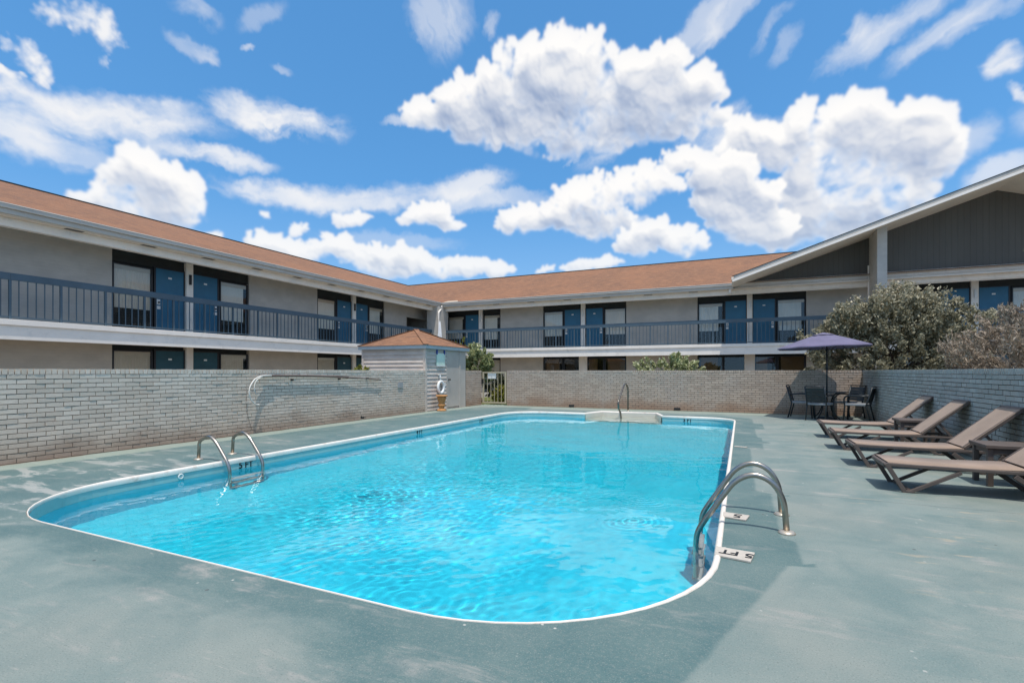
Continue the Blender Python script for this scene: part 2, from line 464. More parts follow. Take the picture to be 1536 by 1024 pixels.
def groundmat():
    m, t = mat('courtyard_ground')
    p = t.pos(); a = t.noise(p, .25, 6, .6); b = t.noise(p, 18, 5, .7)
    c = t.mix(t.ramp(a, .35, .65), (.20, .195, .18), (.27, .26, .235))
    c = t.mix(t.ramp(b, .45, .75, 0, .4), c, (.14, .135, .12))
    t.principled(c, .9, 0, t.bump(b, .3, .01), .2)
    return m
M['ground'] = groundmat()
def grassmat():
    m, t = mat('lawn')
    p = t.pos(); a = t.noise(p, 1.5, 6, .6); b = t.noise(p, 60, 4, .7)
    c = t.mix(t.ramp(a, .3, .7), (.10, .125, .03), (.19, .18, .06)); c = t.mix(t.ramp(b, .4, .7, 0, .5), c, (.05, .07, .02))
    t.principled(c, .9, 0, t.bump(b, .8, .03), .2)
    return m
M['lawn'] = grassmat()

# ------------------------------------------------------------------ pool outline
def outline(inset=0.0):
    x0, x1, y0, y1 = -6.55 + inset, -.14 - inset, 2.14 + inset, 14.58 - inset
    P = []
    def corner(cx, cy, r, a0, n):
        r = max(r - inset, .02)
        for i in range(n + 1):
            t = R(a0 + 90 * i / n); P.append((cx + r * math.cos(t), cy + r * math.sin(t)))
    r1, r2, r3, r4 = 1.25, 1.45, .75, 1.15      # near left, near right, far right, far left
    corner(-6.55 + r1, 2.14 + r1, r1, 180, 12)
    corner(-.14 - r2, 2.14 + r2, r2, 270, 14)
    corner(-.14 - r3, 14.58 - r3, r3, 0, 10)
    # bay for the steps
    P.extend([(-2.0 - inset, y1), (-2.3 - inset, 15.5 - inset), (-4.0 + inset, 15.5 - inset), (-4.3 + inset, y1)])
    corner(-6.55 + r4, 14.58 - r4, r4, 90, 10)
    return P
OUT = outline()
INN = outline(.022)

def sheet_with_hole(outer, hole, z):
    loops = [[Vector((x, y, 0)) for x, y in outer], [Vector((x, y, 0)) for x, y in hole]]
    tri = tessellate_polygon(loops)
    vs = [(x, y, z) for x, y in outer] + [(x, y, z) for x, y in hole]
    fs = []
    for a, b, c in tri:
        pa, pb, pc = vs[a], vs[b], vs[c]
        cr = (pb[0] - pa[0]) * (pc[1] - pa[1]) - (pb[1] - pa[1]) * (pc[0] - pa[0])
        fs.append((a, b, c) if cr > 0 else (a, c, b))
    return vs, fs

DX0, DX1, DY0, DY1 = -9.25, 3.45, -9.0, 17.0
vs, fs = sheet_with_hole([(DX0, DY0), (DX1, DY0), (DX1, DY1), (DX0, DY1)], OUT, 0.0)
o = MB().add(vs, fs).build('pool_deck', M['deck']); tag(o, 'worn teal painted concrete deck around the swimming pool', 'pool deck', kind='structure')
vs, fs = sheet_with_hole([(-400, -400), (400, -400), (400, 400), (-400, 400)], [(DX0, DY0), (DX1, DY0), (DX1, DY1), (DX0, DY1)], -.02)
o = MB().add(vs, fs).build('ground', M['ground']); tag(o, 'pale paved ground of the motel court beyond the brick walls', 'ground', kind='structure')
o = MB().add([(-11.5, 17.02, -.01), (-5.0, 17.02, -.01), (-5.0, 22, -.01), (-11.5, 22, -.01)], [(0, 1, 2, 3)]).build('lawn', M['lawn']); tag(o, 'strip of yellow green lawn behind the pool gate', 'lawn', kind='structure')

# ------------------------------------------------------------------ pool
pool = tag(empty('swimming_pool', (-3.34, 8.37, 0)), 'large rectangular in-ground swimming pool with rounded corners and white coping', 'swimming pool')
pool_parts = []
def P_(mb, name, m, **k):
    o = mb.build(name, m, **k); o.parent = pool; o.matrix_parent_inverse = Matrix.Translation((3.34, -8.37, 0)); pool_parts.append(o); return o

WZ = -.14
def floor_z(x, y):
    base = -1.02 - .12 * max(0, min(1, (13.5 - y) / 8.0))
    ex = max(0., min(1., (min(x + 6.5, -.2 - x) - .7) / 1.3)); ey = max(0., min(1., (min(y - 2.2, 13.9 - y) - .7) / 2.0))
    k = ex * ex * (3 - 2 * ex) * ey * ey * (3 - 2 * ey)
    return base - .5 * k * max(0, min(1, (12.5 - y) / 5.0))
mb = MB(); bandmb = MB()
n = len(INN)
rings = [(INN, -.045), (INN, -.93)]
cv = outline(.022 + .09)
for i in range(n):
    j = (i + 1) % n
    a, b = INN[i], INN[j]
    bandmb.add([(*a, -.03), (*b, -.03), (*b, -.16), (*a, -.16)], [(0, 1, 2, 3)], True)
    mb.add([(*a, -.16), (*b, -.16), (*b, -1.6), (*a, -1.6)], [(0, 1, 2, 3)], True)
# floor as a grid, a little larger than the basin
xs = np.linspace(-6.6, -.09, 40); ys = np.linspace(2.1, 15.6, 70)
vv = [(x, y, floor_z(x, y) + .02) for y in ys for x in xs]
ff = [(r * 40 + c, r * 40 + c + 1, (r + 1) * 40 + c + 1, (r + 1) * 40 + c) for r in range(69) for c in range(39)]
mb.add(vv, ff, True)
liner = P_(mb, 'liner', M['liner']); P_(bandmb, 'waterline_band', M['band'])

# coping: a rounded lip swept along the outline
prof = [(-.030, -.055), (-.033, -.015), (-.026, .006), (-.012, .014), (.004, .013), (.013, .003), (.014, -.02)]
def sweep(poly, prof):
    m = len(poly); vs = []; fs = []
    for i in range(m):
        a = Vector(poly[i - 1]); b = Vector(poly[i]); c = Vector(poly[(i + 1) % m])
        d1 = (b - a).normalized(); d2 = (c - b).normalized(); t = (d1 + d2).normalized()
        nn = Vector((t.y, -t.x)); k = 1 / max(.5, nn.dot(Vector((d1.y, -d1.x)))); g_ = min(1, max(0, (b.y - 2.2) / 1.2))
        wk = k * (.18 + .82 * g_)
        for o_, z in prof: vs.append((b.x + nn.x * (o_ * wk + (k - wk) * -.012), b.y + nn.y * (o_ * wk + (k - wk) * -.012), z * (.3 + .7 * g_) if z > 0 else z))
    q = len(prof)
    for i in range(m):
        j = (i + 1) % m
        for k in range(q - 1): fs.append((i * q + k, j * q + k, j * q + k + 1, i * q + k + 1))
    return vs, fs
vs, fs = sweep(OUT, prof)
P_(MB().add(vs, fs, True), 'coping', M['coping'])

# moulded white entry steps in the bay at the far end
st = MB()
def bay(y0, y1, z0, z1, w0=-4.22, w1=-2.08):
    st.prism([(w0, y0, z0), (w1, y0, z0), (w1 - .2, y1, z0), (w0 + .2, y1, z0)], (0, 0, z1 - z0))
st.add([(-4.245, 14.56, -.03), (-3.955, 15.44, -.03), (-3.955, 15.44, -1.0), (-4.245, 14.56, -1.0)], [(0, 1, 2, 3)])
st.add([(-2.055, 14.56, -.03), (-2.345, 15.44, -.03), (-2.345, 15.44, -1.0), (-2.055, 14.56, -1.0)], [(3, 2, 1, 0)])
st.add([(-3.955, 15.438, -.03), (-2.345, 15.438, -.03), (-2.345, 15.438, -1.0), (-3.955, 15.438, -1.0)], [(3, 2, 1, 0)])
for ya, yb, za in ((15.13, 15.43, -.22), (14.85, 15.129, -.40), (14.57, 14.849, -.58)):
    e0, e1_ = (ya - 14.56) * .33, (yb - 14.56) * .33
    st.prism([(-4.235 + e0, ya, -1.0), (-2.065 - e0, ya, -1.0), (-2.065 - e1_, yb, -1.0), (-4.235 + e1_, yb, -1.0)], (0, 0, za + 1.0))
P_(st, 'steps', M['step_white'], bevel=.02)

def text_mesh(txt, size, name='depth_lettering', m=None):
    cu = bpy.data.curves.new(name, 'FONT'); cu.body = txt; cu.size = size; cu.align_x = 'CENTER'; cu.align_y = 'CENTER'; cu.extrude = .0008; cu.offset = .0025 if size < .2 else 0
    ob = bpy.data.objects.new(name, cu); COL.objects.link(ob)
    dg = bpy.context.evaluated_depsgraph_get()
    me = bpy.data.meshes.new_from_object(ob.evaluated_get(dg))
    COL.objects.unlink(ob); bpy.data.objects.remove(ob)
    me.materials.clear(); me.materials.append(m or M['marking_black'])
    me.name = name
    return me
def wall_text(txt, size, mw, parent, name='depth_lettering', m=None):
    o = bpy.data.objects.new(name, text_mesh(txt, size, name, m)); link(o, parent)
    if parent is pool: o.matrix_parent_inverse = Matrix.Translation((3.34, -8.37, 0))
    o.matrix_basis = mw
    return o
def frame_mw(loc, xd, yd):
    x = Vector(xd).normalized(); y = Vector(yd).normalized(); z = x.cross(y)
    m = Matrix((x, y, z)).transposed().to_4x4(); m.translation = loc
    return m
XW = -6.55 + .022 + .003
for y, tx in ((4.98, '5 FT'), (9.28, '4 FT'), (12.2, '3 FT')):
    wall_text(tx, .125, frame_mw((XW, y, -.098), (0, 1, 0), (0, 0, 1)), pool)
wall_text('3 FT', .13, frame_mw((-1.35, 14.58 - .026, -.098), (1, 0, 0), (0, 0, 1)), pool)
# return fitting and underwater light on the left wall
f_ = MB()
ring = [(XW + .004, 4.05 + .028 * math.cos(t), -.092 + .028 * math.sin(t)) for t in np.linspace(0, 2 * PI, 20, endpoint=False)]
f_.tube(ring, .009, 8, closed=True); f_.box((XW - .002, 4.025, -.10), (XW + .006, 4.075, -.085))
P_(f_, 'return_fitting', M['plate_white'])

# ------------------------------------------------------------------ water: rippled surface
NX, NY = 330, 560
gx = np.linspace(-6.56, -.12, NX); gy = np.linspace(2.12, 15.5, NY)
X, Y = np.meshgrid(gx, gy)
Z = np.zeros_like(X)
wr = np.random.default_rng(3)
def fbmwaves(n_, lam0, lam1, amp, seed, spread=PI):
    r = np.random.default_rng(seed); z = np.zeros_like(X)
    for _ in range(n_):
        lam = lam0 * (lam1 / lam0) ** r.random(); th = r.uniform(-spread, spread); ph = r.uniform(0, 2 * PI)
        k = 2 * PI / lam
        z += amp * lam * np.sin(k * (X * np.cos(th) + Y * np.sin(th)) + ph + 1.3 * np.sin(.9 * X * np.cos(th + 2) + .8 * Y * np.sin(th + 2) + ph))
    return z / math.sqrt(n_)
def patchmask(seed, sc):
    r = np.random.default_rng(seed); z = np.zeros_like(X)
    for _ in range(14):
        th = r.uniform(0, 2 * PI); k = 2 * PI / (sc * r.uniform(.6, 1.6)); z += np.sin(k * (X * np.cos(th) + Y * np.sin(th)) + r.uniform(0, 6.28))
    z = z / 3.7
    return np.clip(z * .5 + .5, 0, 1)
m1 = patchmask(11, 3.0)
# rougher water to the left of the middle and in the near right corner
loc = np.exp(-((X + 4.2) ** 2 / 2.2 + (Y - 5.2) ** 2 / 4.5)) + .8 * np.exp(-((X + 2.6) ** 2 / .8 + (Y - 2.9) ** 2 / .5)) + .9 * np.exp(-((X + .9) ** 2 / .5 + (Y - 2.7) ** 2 / .4)) + .5 * np.exp(-((X + 5.0) ** 2 / 2 + (Y - 10) ** 2 / 3))
m2 = patchmask(17, 1.1)
Z += fbmwaves(34, .07, .15, .0070, 5) * (.12 + .18 * m1 * m2 + .80 * np.clip(loc, 0, 1.2) * (.4 + .8 * m2))
Z += fbmwaves(22, .16, .36, .0034, 6) * (.30 + .45 * m1)
Z += fbmwaves(12, .5, 1.4, .0014, 8)
def rings(cx, cy, lam, a, w):
    d = np.hypot((X - cx), (Y - cy)) + .05 * np.sin(3.1 * X + 1) * np.cos(2.7 * Y); return a * np.sin(2 * PI * d / lam) * np.exp(-(d / w) ** 2) * (.4 + m2)
Z += rings(-.98, 5.56, .07, .0008, .34) + rings(-1.12, 5.45, .055, .0005, .22)
Z += rings(-4.6, 5.4, .11, .0006, .7) + rings(-2.3, 3.1, .10, .0005, .5) + rings(-3.9, 10.3, .14, .0005, .8)
Z += WZ
poly = np.array(OUT)
def inside(px_, py_):
    c = np.zeros(px_.shape, bool); m_ = len(poly); j = m_ - 1
    for i in range(m_):
        xi, yi = poly[i]; xj, yj = poly[j]
        if yi != yj:
            c ^= ((yi > py_) != (yj > py_)) & (px_ < (xj - xi) * (py_ - yi) / (yj - yi) + xi)
        j = i
    return c
ins = inside(X, Y)
# keep every quad that touches the basin; the rim is hidden behind liner and coping
q = ins[:-1, :-1] | ins[1:, :-1] | ins[:-1, 1:] | ins[1:, 1:]
idx = np.arange(NX * NY).reshape(NY, NX)
rr, cc = np.nonzero(q)
faces = np.stack([idx[rr, cc], idx[rr, cc + 1], idx[rr + 1, cc + 1], idx[rr + 1, cc]], 1)
used = np.unique(faces); remap = -np.ones(NX * NY, int); remap[used] = np.arange(len(used))
V3 = np.stack([X.ravel()[used], Y.ravel()[used], Z.ravel()[used]], 1)
me = bpy.data.meshes.new('pool_water'); me.from_pydata(V3.tolist(), [], remap[faces].tolist())
me.polygons.foreach_set('use_smooth', [True] * len(me.polygons)); me.materials.append(M['water']); me.update()
water = link(bpy.data.objects.new('water', me)); tag(water, 'clear bright blue rippled water filling the swimming pool', 'pool water', kind='structure')

# ------------------------------------------------------------------ brick walls
BL, BH, JT, BD = .194, .0582, .0095, .009
def brick_wall(name, p0, p1, z0, z1, thick, m, label, ends=(False, False), out=1):
    """p0->p1: line of the seen face; body lies to its 'out' side"""
    p0 = Vector((*p0, 0)); p1 = Vector((*p1, 0)); d = p1 - p0; L = d.length; d.normalize()
    nrm = Vector((d.y, -d.x, 0)) * out          # points to the viewer's side
    root = empty(name, ((p0 + p1) / 2)[:])
    inv = Matrix.Translation(-((p0 + p1) / 2))
    core = MB(); 
    a = p0 - nrm * BD; b = p1 - nrm * BD; e = -nrm * (thick - 2 * BD)
    top = z1 - .078
    core.prism([(a.x, a.y, z0), (b.x, b.y, z0), ((b + e).x, (b + e).y, z0), ((a + e).x, (a + e).y, z0)], (0, 0, top - z0))
    mo = core.build('mortar', M['mortar' if m is M['brick_grey'] else 'mortar_dark'], root); mo.matrix_parent_inverse = inv
    bk = MB(); n_c = int(round((top - z0) / (BH + JT))); ch = (top - z0) / n_c
    bt = random.Random(len(name) * 31 + int(L * 10))
    cs = BL + JT
    for k in range(n_c):
        off = -(cs / 2 if k % 2 else 0) - bt.uniform(0, .02)
        s = off
        while s < L:
            a0 = max(0, s); a1 = min(L, s + BL)
            if a1 - a0 > .02:
                pr_ = bt.uniform(-.0025, .0035); zj = bt.uniform(-.0015, .0015); tl = bt.uniform(-.0025, .0025)
                A = p0 + d * a0 + nrm * (pr_ + tl); B = p0 + d * a1 + nrm * (pr_ - tl); C = -nrm * (BD + .006)
                zl = z0 + k * ch + JT + zj; zh = z0 + (k + 1) * ch + zj - .001
                vs = [(A.x, A.y, zl), (B.x, B.y, zl), (B.x, B.y, zh), (A.x, A.y, zh)]
                vs += [(A.x + C.x, A.y + C.y, zl), (B.x + C.x, B.y + C.y, zl), (B.x + C.x, B.y + C.y, zh), (A.x + C.x, A.y + C.y, zh)]
                fs = [(0, 1, 2, 3), (3, 2, 6, 7), (4, 5, 1, 0), (0, 3, 7, 4), (1, 5, 6, 2)]
                if out < 0: fs = [tuple(reversed(f)) for f in fs]
                bk.add(vs, fs, False, bt.random())
            s += cs
    # plain back face so the wall reads from the other side
    A = p0 - nrm * (thick - BD * .5); B = p1 - nrm * (thick - BD * .5)
    bk.add([(A.x, A.y, z0), (A.x, A.y, top), (B.x, B.y, top), (B.x, B.y, z0)], [(0, 1, 2, 3)])
    bo = bk.build('brick_courses', m, root, tint=True); bo.matrix_parent_inverse = inv
    cp = MB(); s = 0
    while s < L - .02:
        w = .0577 + bt.uniform(-.003, .003); e1 = min(L, s + w)
        A = p0 + d * s + nrm * (.004 + bt.uniform(-.002, .003)); B = p0 + d * e1 + nrm * (.004 + bt.uniform(-.002, .003)); C = -nrm * (thick + .006)
        zh = z1 + bt.uniform(-.003, .003)
        cp.prism([(A.x, A.y, top + .006), (B.x, B.y, top + .006), (B.x + C.x, B.y + C.y, top + .006), (A.x + C.x, A.y + C.y, top + .006)], (0, 0, zh - top - .006))
        for t_ in range(6): cp.tint[-1 - t_] = cp.tint[-1]
        v_ = bt.random(); cp.tint[-6:] = [v_] * 6
        s = e1 + .009
    co = cp.build('coping', m, root, tint=True); co.matrix_parent_inverse = inv
    tag(root, label, 'brick wall')
    return root, inv
WT = 1.285
wl, il = brick_wall('brick_wall', (-9.0, -8.0), (-8.92, 13.02), 0, WT, .22, M['brick_grey'], 'long pale grey painted brick wall along the left side of the deck, pole hung on it', out=1)
wg, ig = brick_wall('brick_wall', (-8.93, 15.55), (-8.88, 16.62), 0, WT, .22, M['brick_tan'], 'short brick wall piece between the pool shed and the metal gate', out=1)
wb, ib = brick_wall('brick_wall', (-7.84, 16.64), (3.06, 16.64), 0, WT, .22, M['brick_tan'], 'tan brick wall across the far end of the pool, right of the gate', out=1)
wr_, ir = brick_wall('brick_wall', (3.06, 16.62), (3.06, -8.0), 0, WT, .22, M['brick_blue'], 'shaded blue grey brick wall behind the sun loungers', out=1)
# weep holes
def weep(root, inv, a, b):
    o = MB().box(a, b).build('weep_hole', M['plate_black'], root); o.matrix_parent_inverse = inv
weep(wl, il, (-8.985, 5.02, .02), (-8.965, 5.16, .085)); weep(wl, il, (-8.95, 10.10, .03), (-8.93, 10.24, .10))
for x in (-5.45, -1.95): weep(wb, ib, (x, 16.62, .03), (x + .19, 16.632, .10))

o = tag(MB().box((-8.955, 11.62, .78), (-8.90, 11.84, .94)).build('outlet_box', M['box_grey'], bevel=.006), 'small grey outlet box on the left brick wall near the shed', 'outlet box')

# ------------------------------------------------------------------ pole and hose on the left wall
def wx(y): return -9.0 + .08 * (y + 8) / 21.02
pb = empty('telescopic_pole', (wx(9) + .05, 9.0, 1.1))
tag(pb, 'long thin brown pool pole hung along the top of the left brick wall', 'pool pole')
pm = MB(); pts = [(wx(y) + .055, y, 1.155 - .125 * ((y - 7.15) / 3.65) ** 1.5 + .02 * math.sin((y - 7.15) / 3.65 * PI)) for y in np.linspace(7.15, 9.6, 12)]
pm.tube(pts, .020, 8); o = pm.build('outer_tube', M['pole_brown'], pb); o.matrix_parent_inverse = Matrix.Translation((-pb.location))
pm = MB(); pts = [(wx(y) + .055, y, 1.155 - .125 * ((y - 7.15) / 3.65) ** 1.5 + .02 * math.sin((y - 7.15) / 3.65 * PI)) for y in np.linspace(9.55, 10.82, 8)]
pm.tube(pts, .012, 8); o = pm.build('inner_tube', M['pole_brown'], pb); o.matrix_parent_inverse = Matrix.Translation((-pb.location))
for y in (7.9, 9.3, 10.3):
    o = MB().box((wx(y) - .01, y, 1.05), (wx(y) + .075, y + .02, 1.09)).build('hook', M['plate_black'], pb); o.matrix_parent_inverse = Matrix.Translation((-pb.location))
hs = MB()
b_ = lambda y, z, k=.05: (wx(y) + k, y, z)
loop = fillet([b_(7.35, 1.165, .08), b_(7.1, 1.165, .09), b_(6.92, 1.10, .12), b_(6.80, .95, .14), b_(6.78, .80, .14), b_(6.86, .66, .12), b_(6.98, .58, .10), b_(7.05, .585, .09)], .12, 4)
hs.tube(loop, .013, 8)
loop2 = fillet([b_(7.15, 1.15, .06), b_(7.0, 1.08, .07), b_(6.95, .95, .07), b_(6.98, .82, .06), b_(7.02, .78, .05)], .1, 4)
ho = tag(hs.build('hose', M['hose']), 'cream hose looped over the end of the pool pole on the wall', 'hose')
MB().tube(loop2, .011, 8).build('hose_end', M['hose'], ho)
hs = MB(); hs.tube(fillet([b_(6.80, .93, .05), b_(6.80, .6, .03), b_(6.86, .3, .03), b_(6.93, .09, .03), b_(6.98, .05, .05)], .1, 4), .0035, 6)
o = hs.build('cord', M['pole_brown'], ho)

# ------------------------------------------------------------------ pool shed
shed = tag(empty('pool_shed', (-10.2, 14.25, 0)), 'small pool shed with brown hipped shingle roof and lap siding', 'shed')
SI = Matrix.Translation((10.2, -14.25, 0))
def SP(mb, name, m, bevel=0, parent=None):
    o = mb.build(name, m, parent or shed, bevel=bevel)
    if parent is None: o.matrix_parent_inverse = SI
    return o
sx0, sx1, sy0, sy1 = -11.42, -8.95, 13.03, 15.52
m_, t_ = mat('lap_siding'); _p = t_.pos(); _a = t_.noise(t_.mapping(_p, (1, 1, 3)), 2, 6, .6)
t_.principled(t_.mix(t_.ramp(_a, .3, .7), (.50, .42, .355), (.62, .54, .465)), .65, 0, None, .3); M['lap'] = m_
w = MB(); bh = .130; nb = 16
for k in range(nb):
    z0 = .02 + k * bh * .965; z1 = z0 + bh
    # front (towards pool, +X): boards from the corner to the door
    w.add([(sx1 + .030, sy0, z0), (sx1 + .030, 14.22, z0), (sx1 + .004, 14.22, z1), (sx1 + .004, sy0, z1)], [(0, 1, 2, 3)])
    w.add([(sx1 - .01, sy0, z0), (sx1 - .01, 14.22, z0), (sx1 + .030, 14.22, z0), (sx1 + .030, sy0, z0)], [(0, 1, 2, 3)])
    # side facing the camera (-Y)
    if z1 > .0:
        w.add([(sx0, sy0 - .030, z0), (sx1, sy0 - .030, z0), (sx1, sy0 - .004, z1), (sx0, sy0 - .004, z1)], [(0, 1, 2, 3)])
        w.add([(sx0, sy0 + .01, z0), (sx1, sy0 + .01, z0), (sx1, sy0 - .030, z0), (sx0, sy0 - .030, z0)], [(0, 1, 2, 3)])
w.box((sx0 + .01, sy0 + .01, 0), (sx1 - .012, sy1, 2.10))
SP(w, 'siding', M['lap'])
c = MB(); c.box((sx1 - .06, sy0 - .035, 0), (sx1 + .035, sy0 + .06, 2.02)); SP(c, 'corner_trim', M['lap'], bevel=.004)
c = MB(); c.box((sx0 - .03, sy0 - .035, 0), (sx0 + .05, sy0 + .02, 2.02)); SP(c, 'corner_trim', M['lap'], bevel=.004)
d_ = MB(); d_.box((sx1 - .005, 14.27, .06), (sx1 + .02, 15.05, 2.0))
dr = SP(d_, 'door', M['shed_door'], bevel=.004)
k_ = MB(); k_.lathe([(.0, 0), (.028, .0), (.028, .012), (.012, .02), (.012, .04), (.03, .05), (.03, .07), (.0, .085)], n=16)
kn = k_.build('handle', M['plate_black'], dr); kn.matrix_basis = Matrix.Translation((sx1 + .02, 14.36, .98)) @ Matrix.Rotation(R(90), 4, 'Y')
c = MB(); c.box((sx1 - .01, 15.05, .0), (sx1 + .035, 15.16, 2.02)); c.box((sx1 - .01, 14.22, .0), (sx1 + .03, 14.27, 2.02))
SP(c, 'door_frame', M['shed_door'], bevel=.004)
c = MB(); c.box((sx1 - .02, 15.16, 0), (sx1 + .01, 15.52, 2.03)); SP(c, 'end_panel', M['shed_door'])
ov = .11
fa = MB()
fa.box((sx0 - ov, sy0 - ov, 1.965), (sx1 + ov, sy0 - ov + .03, 2.075)); fa.box((sx1 + ov - .03, sy0 - ov + .031, 1.965), (sx1 + ov, sy1 + ov, 2.075))
fa.box((sx0 - ov + .031, sy1 + ov - .03, 1.965), (sx1 + ov - .031, sy1 + ov, 2.075)); fa.box((sx0 - ov, sy0 - ov + .031, 1.965), (sx0 - ov + .03, sy1 + ov, 2.075))
fa.box((sx0 - ov + .03, sy0 - ov + .03, 2.0), (sx1 + ov - .03, sy1 + ov - .03, 2.03))
SP(fa, 'fascia', M['shed_trim'])
e_ = ov + .03; apx = ((sx0 + sx1) / 2, (sy0 + sy1) / 2, 2.70)
c4 = [(sx0 - e_, sy0 - e_, 2.078), (sx1 + e_, sy0 - e_, 2.078), (sx1 + e_, sy1 + e_, 2.078), (sx0 - e_, sy1 + e_, 2.078)]
rf = MB()
rf.add([c4[0], c4[1], apx], [(0, 1, 2)]); rf.add([c4[2], c4[3], apx], [(0, 1, 2)])
ro = SP(rf, 'roof', M['shingle_x'])
ro.data.materials.append(M['shingle_y'])
rf2 = MB(); rf2.add([c4[1], c4[2], apx], [(0, 1, 2)]); rf2.add([c4[3], c4[0], apx], [(0, 1, 2)]); rf2.add(list(reversed(c4)), [(0, 1, 2, 3)])
SP(rf2, 'roof_side', M['shingle_y'])
hc = MB()
for q in c4: hc.beam(Vector(q).lerp(Vector(apx), .01) + Vector((0, 0, .008)), Vector(apx) + Vector((0, 0, .008)), .16, .014)
SP(hc, 'hip_cap', M['shingle_x'])

# sign under the shed eave
sg = MB().box((sx1 + .034, 13.60, 1.45), (sx1 + .048, 14.10, 1.84)).build('wall_sign', M['sign_green'], bevel=.004)
tag(sg, 'pale green sign board hung under the eave on the shed front', 'sign')
for y in (13.60, 14.04): MB().box((sx1 + .032, y, 1.80), (sx1 + .054, y + .06, 1.95)).build('hanger', M['sign_blue'], sg)
k = MB(); k.box((sx1 + .032, 13.61, 1.41), (sx1 + .056, 14.09, 1.448)); k.build('lower_rim', M['plate_white'], sg)
# life ring
lr = empty('life_ring', (sx1 + .075, 13.80, .74)); tag(lr, 'white life ring hung on the siding of the pool shed', 'life ring')
m2 = MB(); m2.tube([(0, .165 * math.cos(t), .185 * math.sin(t)) for t in np.linspace(0, 2 * PI, 32, endpoint=False)], .045, 12, closed=True); m2.build('float', M['ring_white'], lr)
m2 = MB(); m2.tube([(.0, -.03, .2), (.01, -.04, .32), (.0, -.06, .40)], .02, 8);
m2.build('rope', M['ring_white'], lr)
m2 = MB(); m2.tube([(.02, .18, .12), (.03, .24, .13), (.02, .25, .04), (.01, .2, .02)], .012, 6); m2.build('rope_loop', M['ring_white'], lr)
m2 = MB(); m2.box((-.055, -.09, .39), (.02, -.03, .415)); m2.build('hook', M['plate_white'], lr)
# terracotta pedestal
ur = tag(empty('pedestal_urn', (-8.66, 13.52, 0)), 'orange terracotta pedestal urn standing on the deck by the shed', 'urn')
u = MB(); u.lathe([(.0, 0), (.15, 0), (.15, .03), (.12, .05), (.075, .09), (.085, .13), (.12, .17), (.125, .20), (.09, .23), (.10, .27), (.125, .34), (.14, .42), (.145, .46)], n=28); u.build('body', M['terracotta'], ur)
u = MB(); u.lathe([(.13, .455), (.185, .46), (.19, .485), (.18, .50), (.135, .50), (.12, .47)], n=28); u.build('rim', M['terracotta'], ur)

# ------------------------------------------------------------------ gate
gt = tag(empty('metal_gate', (-8.38, 16.66, 0)), 'cream metal bar gate in the gap of the brick wall by the shed', 'gate')
GI = Matrix.Translation((8.38, -16.66, 0))
def GP(mb, name, m, b=0):
    o = mb.build(name, m, gt, bevel=b); o.matrix_parent_inverse = GI; return o
g = MB(); g.box((-8.86, 16.64, 1.19), (-7.87, 16.69, 1.24)); g.box((-8.86, 16.64, .07), (-7.87, 16.69, .115)); g.box((-8.86, 16.641, .115), (-8.80, 16.689, 1.19)); g.box((-7.93, 16.641, .115), (-7.87, 16.689, 1.19))
GP(g, 'frame', M['gate_cream'])
for k in range(5):
    x = -8.80 + (k + 1) * .87 / 6
    GP(MB().box((x - .008, 16.656, .115), (x + .008, 16.674, 1.19)), 'bar', M['gate_cream'])
GP(MB().box((-8.90, 16.60, .80), (-8.80, 16.638, .98)), 'latch', M['plate_black'], .004)
sgn = MB().box((-8.62, 16.625, .98), (-8.28, 16.637, 1.185)).build('gate_sign', M['shed_trim']); tag(sgn, 'small blue grey and white sign fixed on the metal gate', 'sign')
for a_, b2_ in ((-8.605, -8.47), (-8.44, -8.30)): MB().box((a_, 16.620, .985), (b2_, 16.6245, 1.075)).build('white_panel', M['plate_white'], sgn)

# ------------------------------------------------------------------ motel
mot = tag(empty('motel_building', (-10, 30, 0)), 'two-storey L-shaped grey motel with brown shingle roof and blue room doors', 'motel')
MI = Matrix.Translation((10, -30, 0))
def MP(mb, name, m, bevel=0, parent=None, tint=False):
    o = mb.build(name, m, parent or mot, bevel=bevel, tint=tint)
    if parent is None: o.matrix_parent_inverse = MI
    return o
XF, XW_ = -17.2, -18.5      # left wing: gallery edge, room wall
YF, YW = 26.64, 27.94       # back wing
Y0 = -14.0; X1 = 21.0
SLAB, SLB, BEAM, SOF, EAVE = 2.60, 2.08, 4.99, 5.22, 5.48
# a wing frame: maps (along, out, z) to world; 'out' is measured from the gallery edge towards the court
def L_(s, o, z): return (XF + o, s, z)
def B_(s, o, z): return (s, YF - o, z)
def wbox(mb, T, s0, s1, o0, o1, z0, z1):
    a = T(s0, o0, z0); b = T(s1, o1, z1)
    return mb.box(tuple(min(p, q) for p, q in zip(a, b)), tuple(max(p, q) for p, q in zip(a, b)))

RT = {True: 'shingle_y', False: 'shingle_x'}
# --- roofs
EO = .30                                            # eave beyond the gallery edge
ex, ey = XF + EO, YF - EO; rd = 9.56; rz = EAVE + rd / 3 + .06
r = MB(); r.add([(ex, Y0, EAVE), (ex, ey, EAVE), (ex - rd, ey + rd, rz), (ex - rd, Y0, rz)], [(0, 1, 2, 3)])
r.add([(ex - rd, Y0, rz), (ex - rd, ey + rd, rz), (ex - 2 * rd, ey + 2 * rd, EAVE), (ex - 2 * rd, Y0, EAVE)], [(0, 1, 2, 3)])
MP(r, 'roof', M['shingle_y'])
r = MB(); r.add([(ex, ey, EAVE), (X1, ey, EAVE), (X1, ey + rd, rz), (ex - rd, ey + rd, rz)], [(0, 1, 2, 3)])
r.add([(ex - rd, ey + rd, rz), (X1, ey + rd, rz), (X1, ey + 2 * rd, EAVE), (ex - 2 * rd, ey + 2 * rd, EAVE)], [(0, 1, 2, 3)])
MP(r, 'roof', M['shingle_x'])
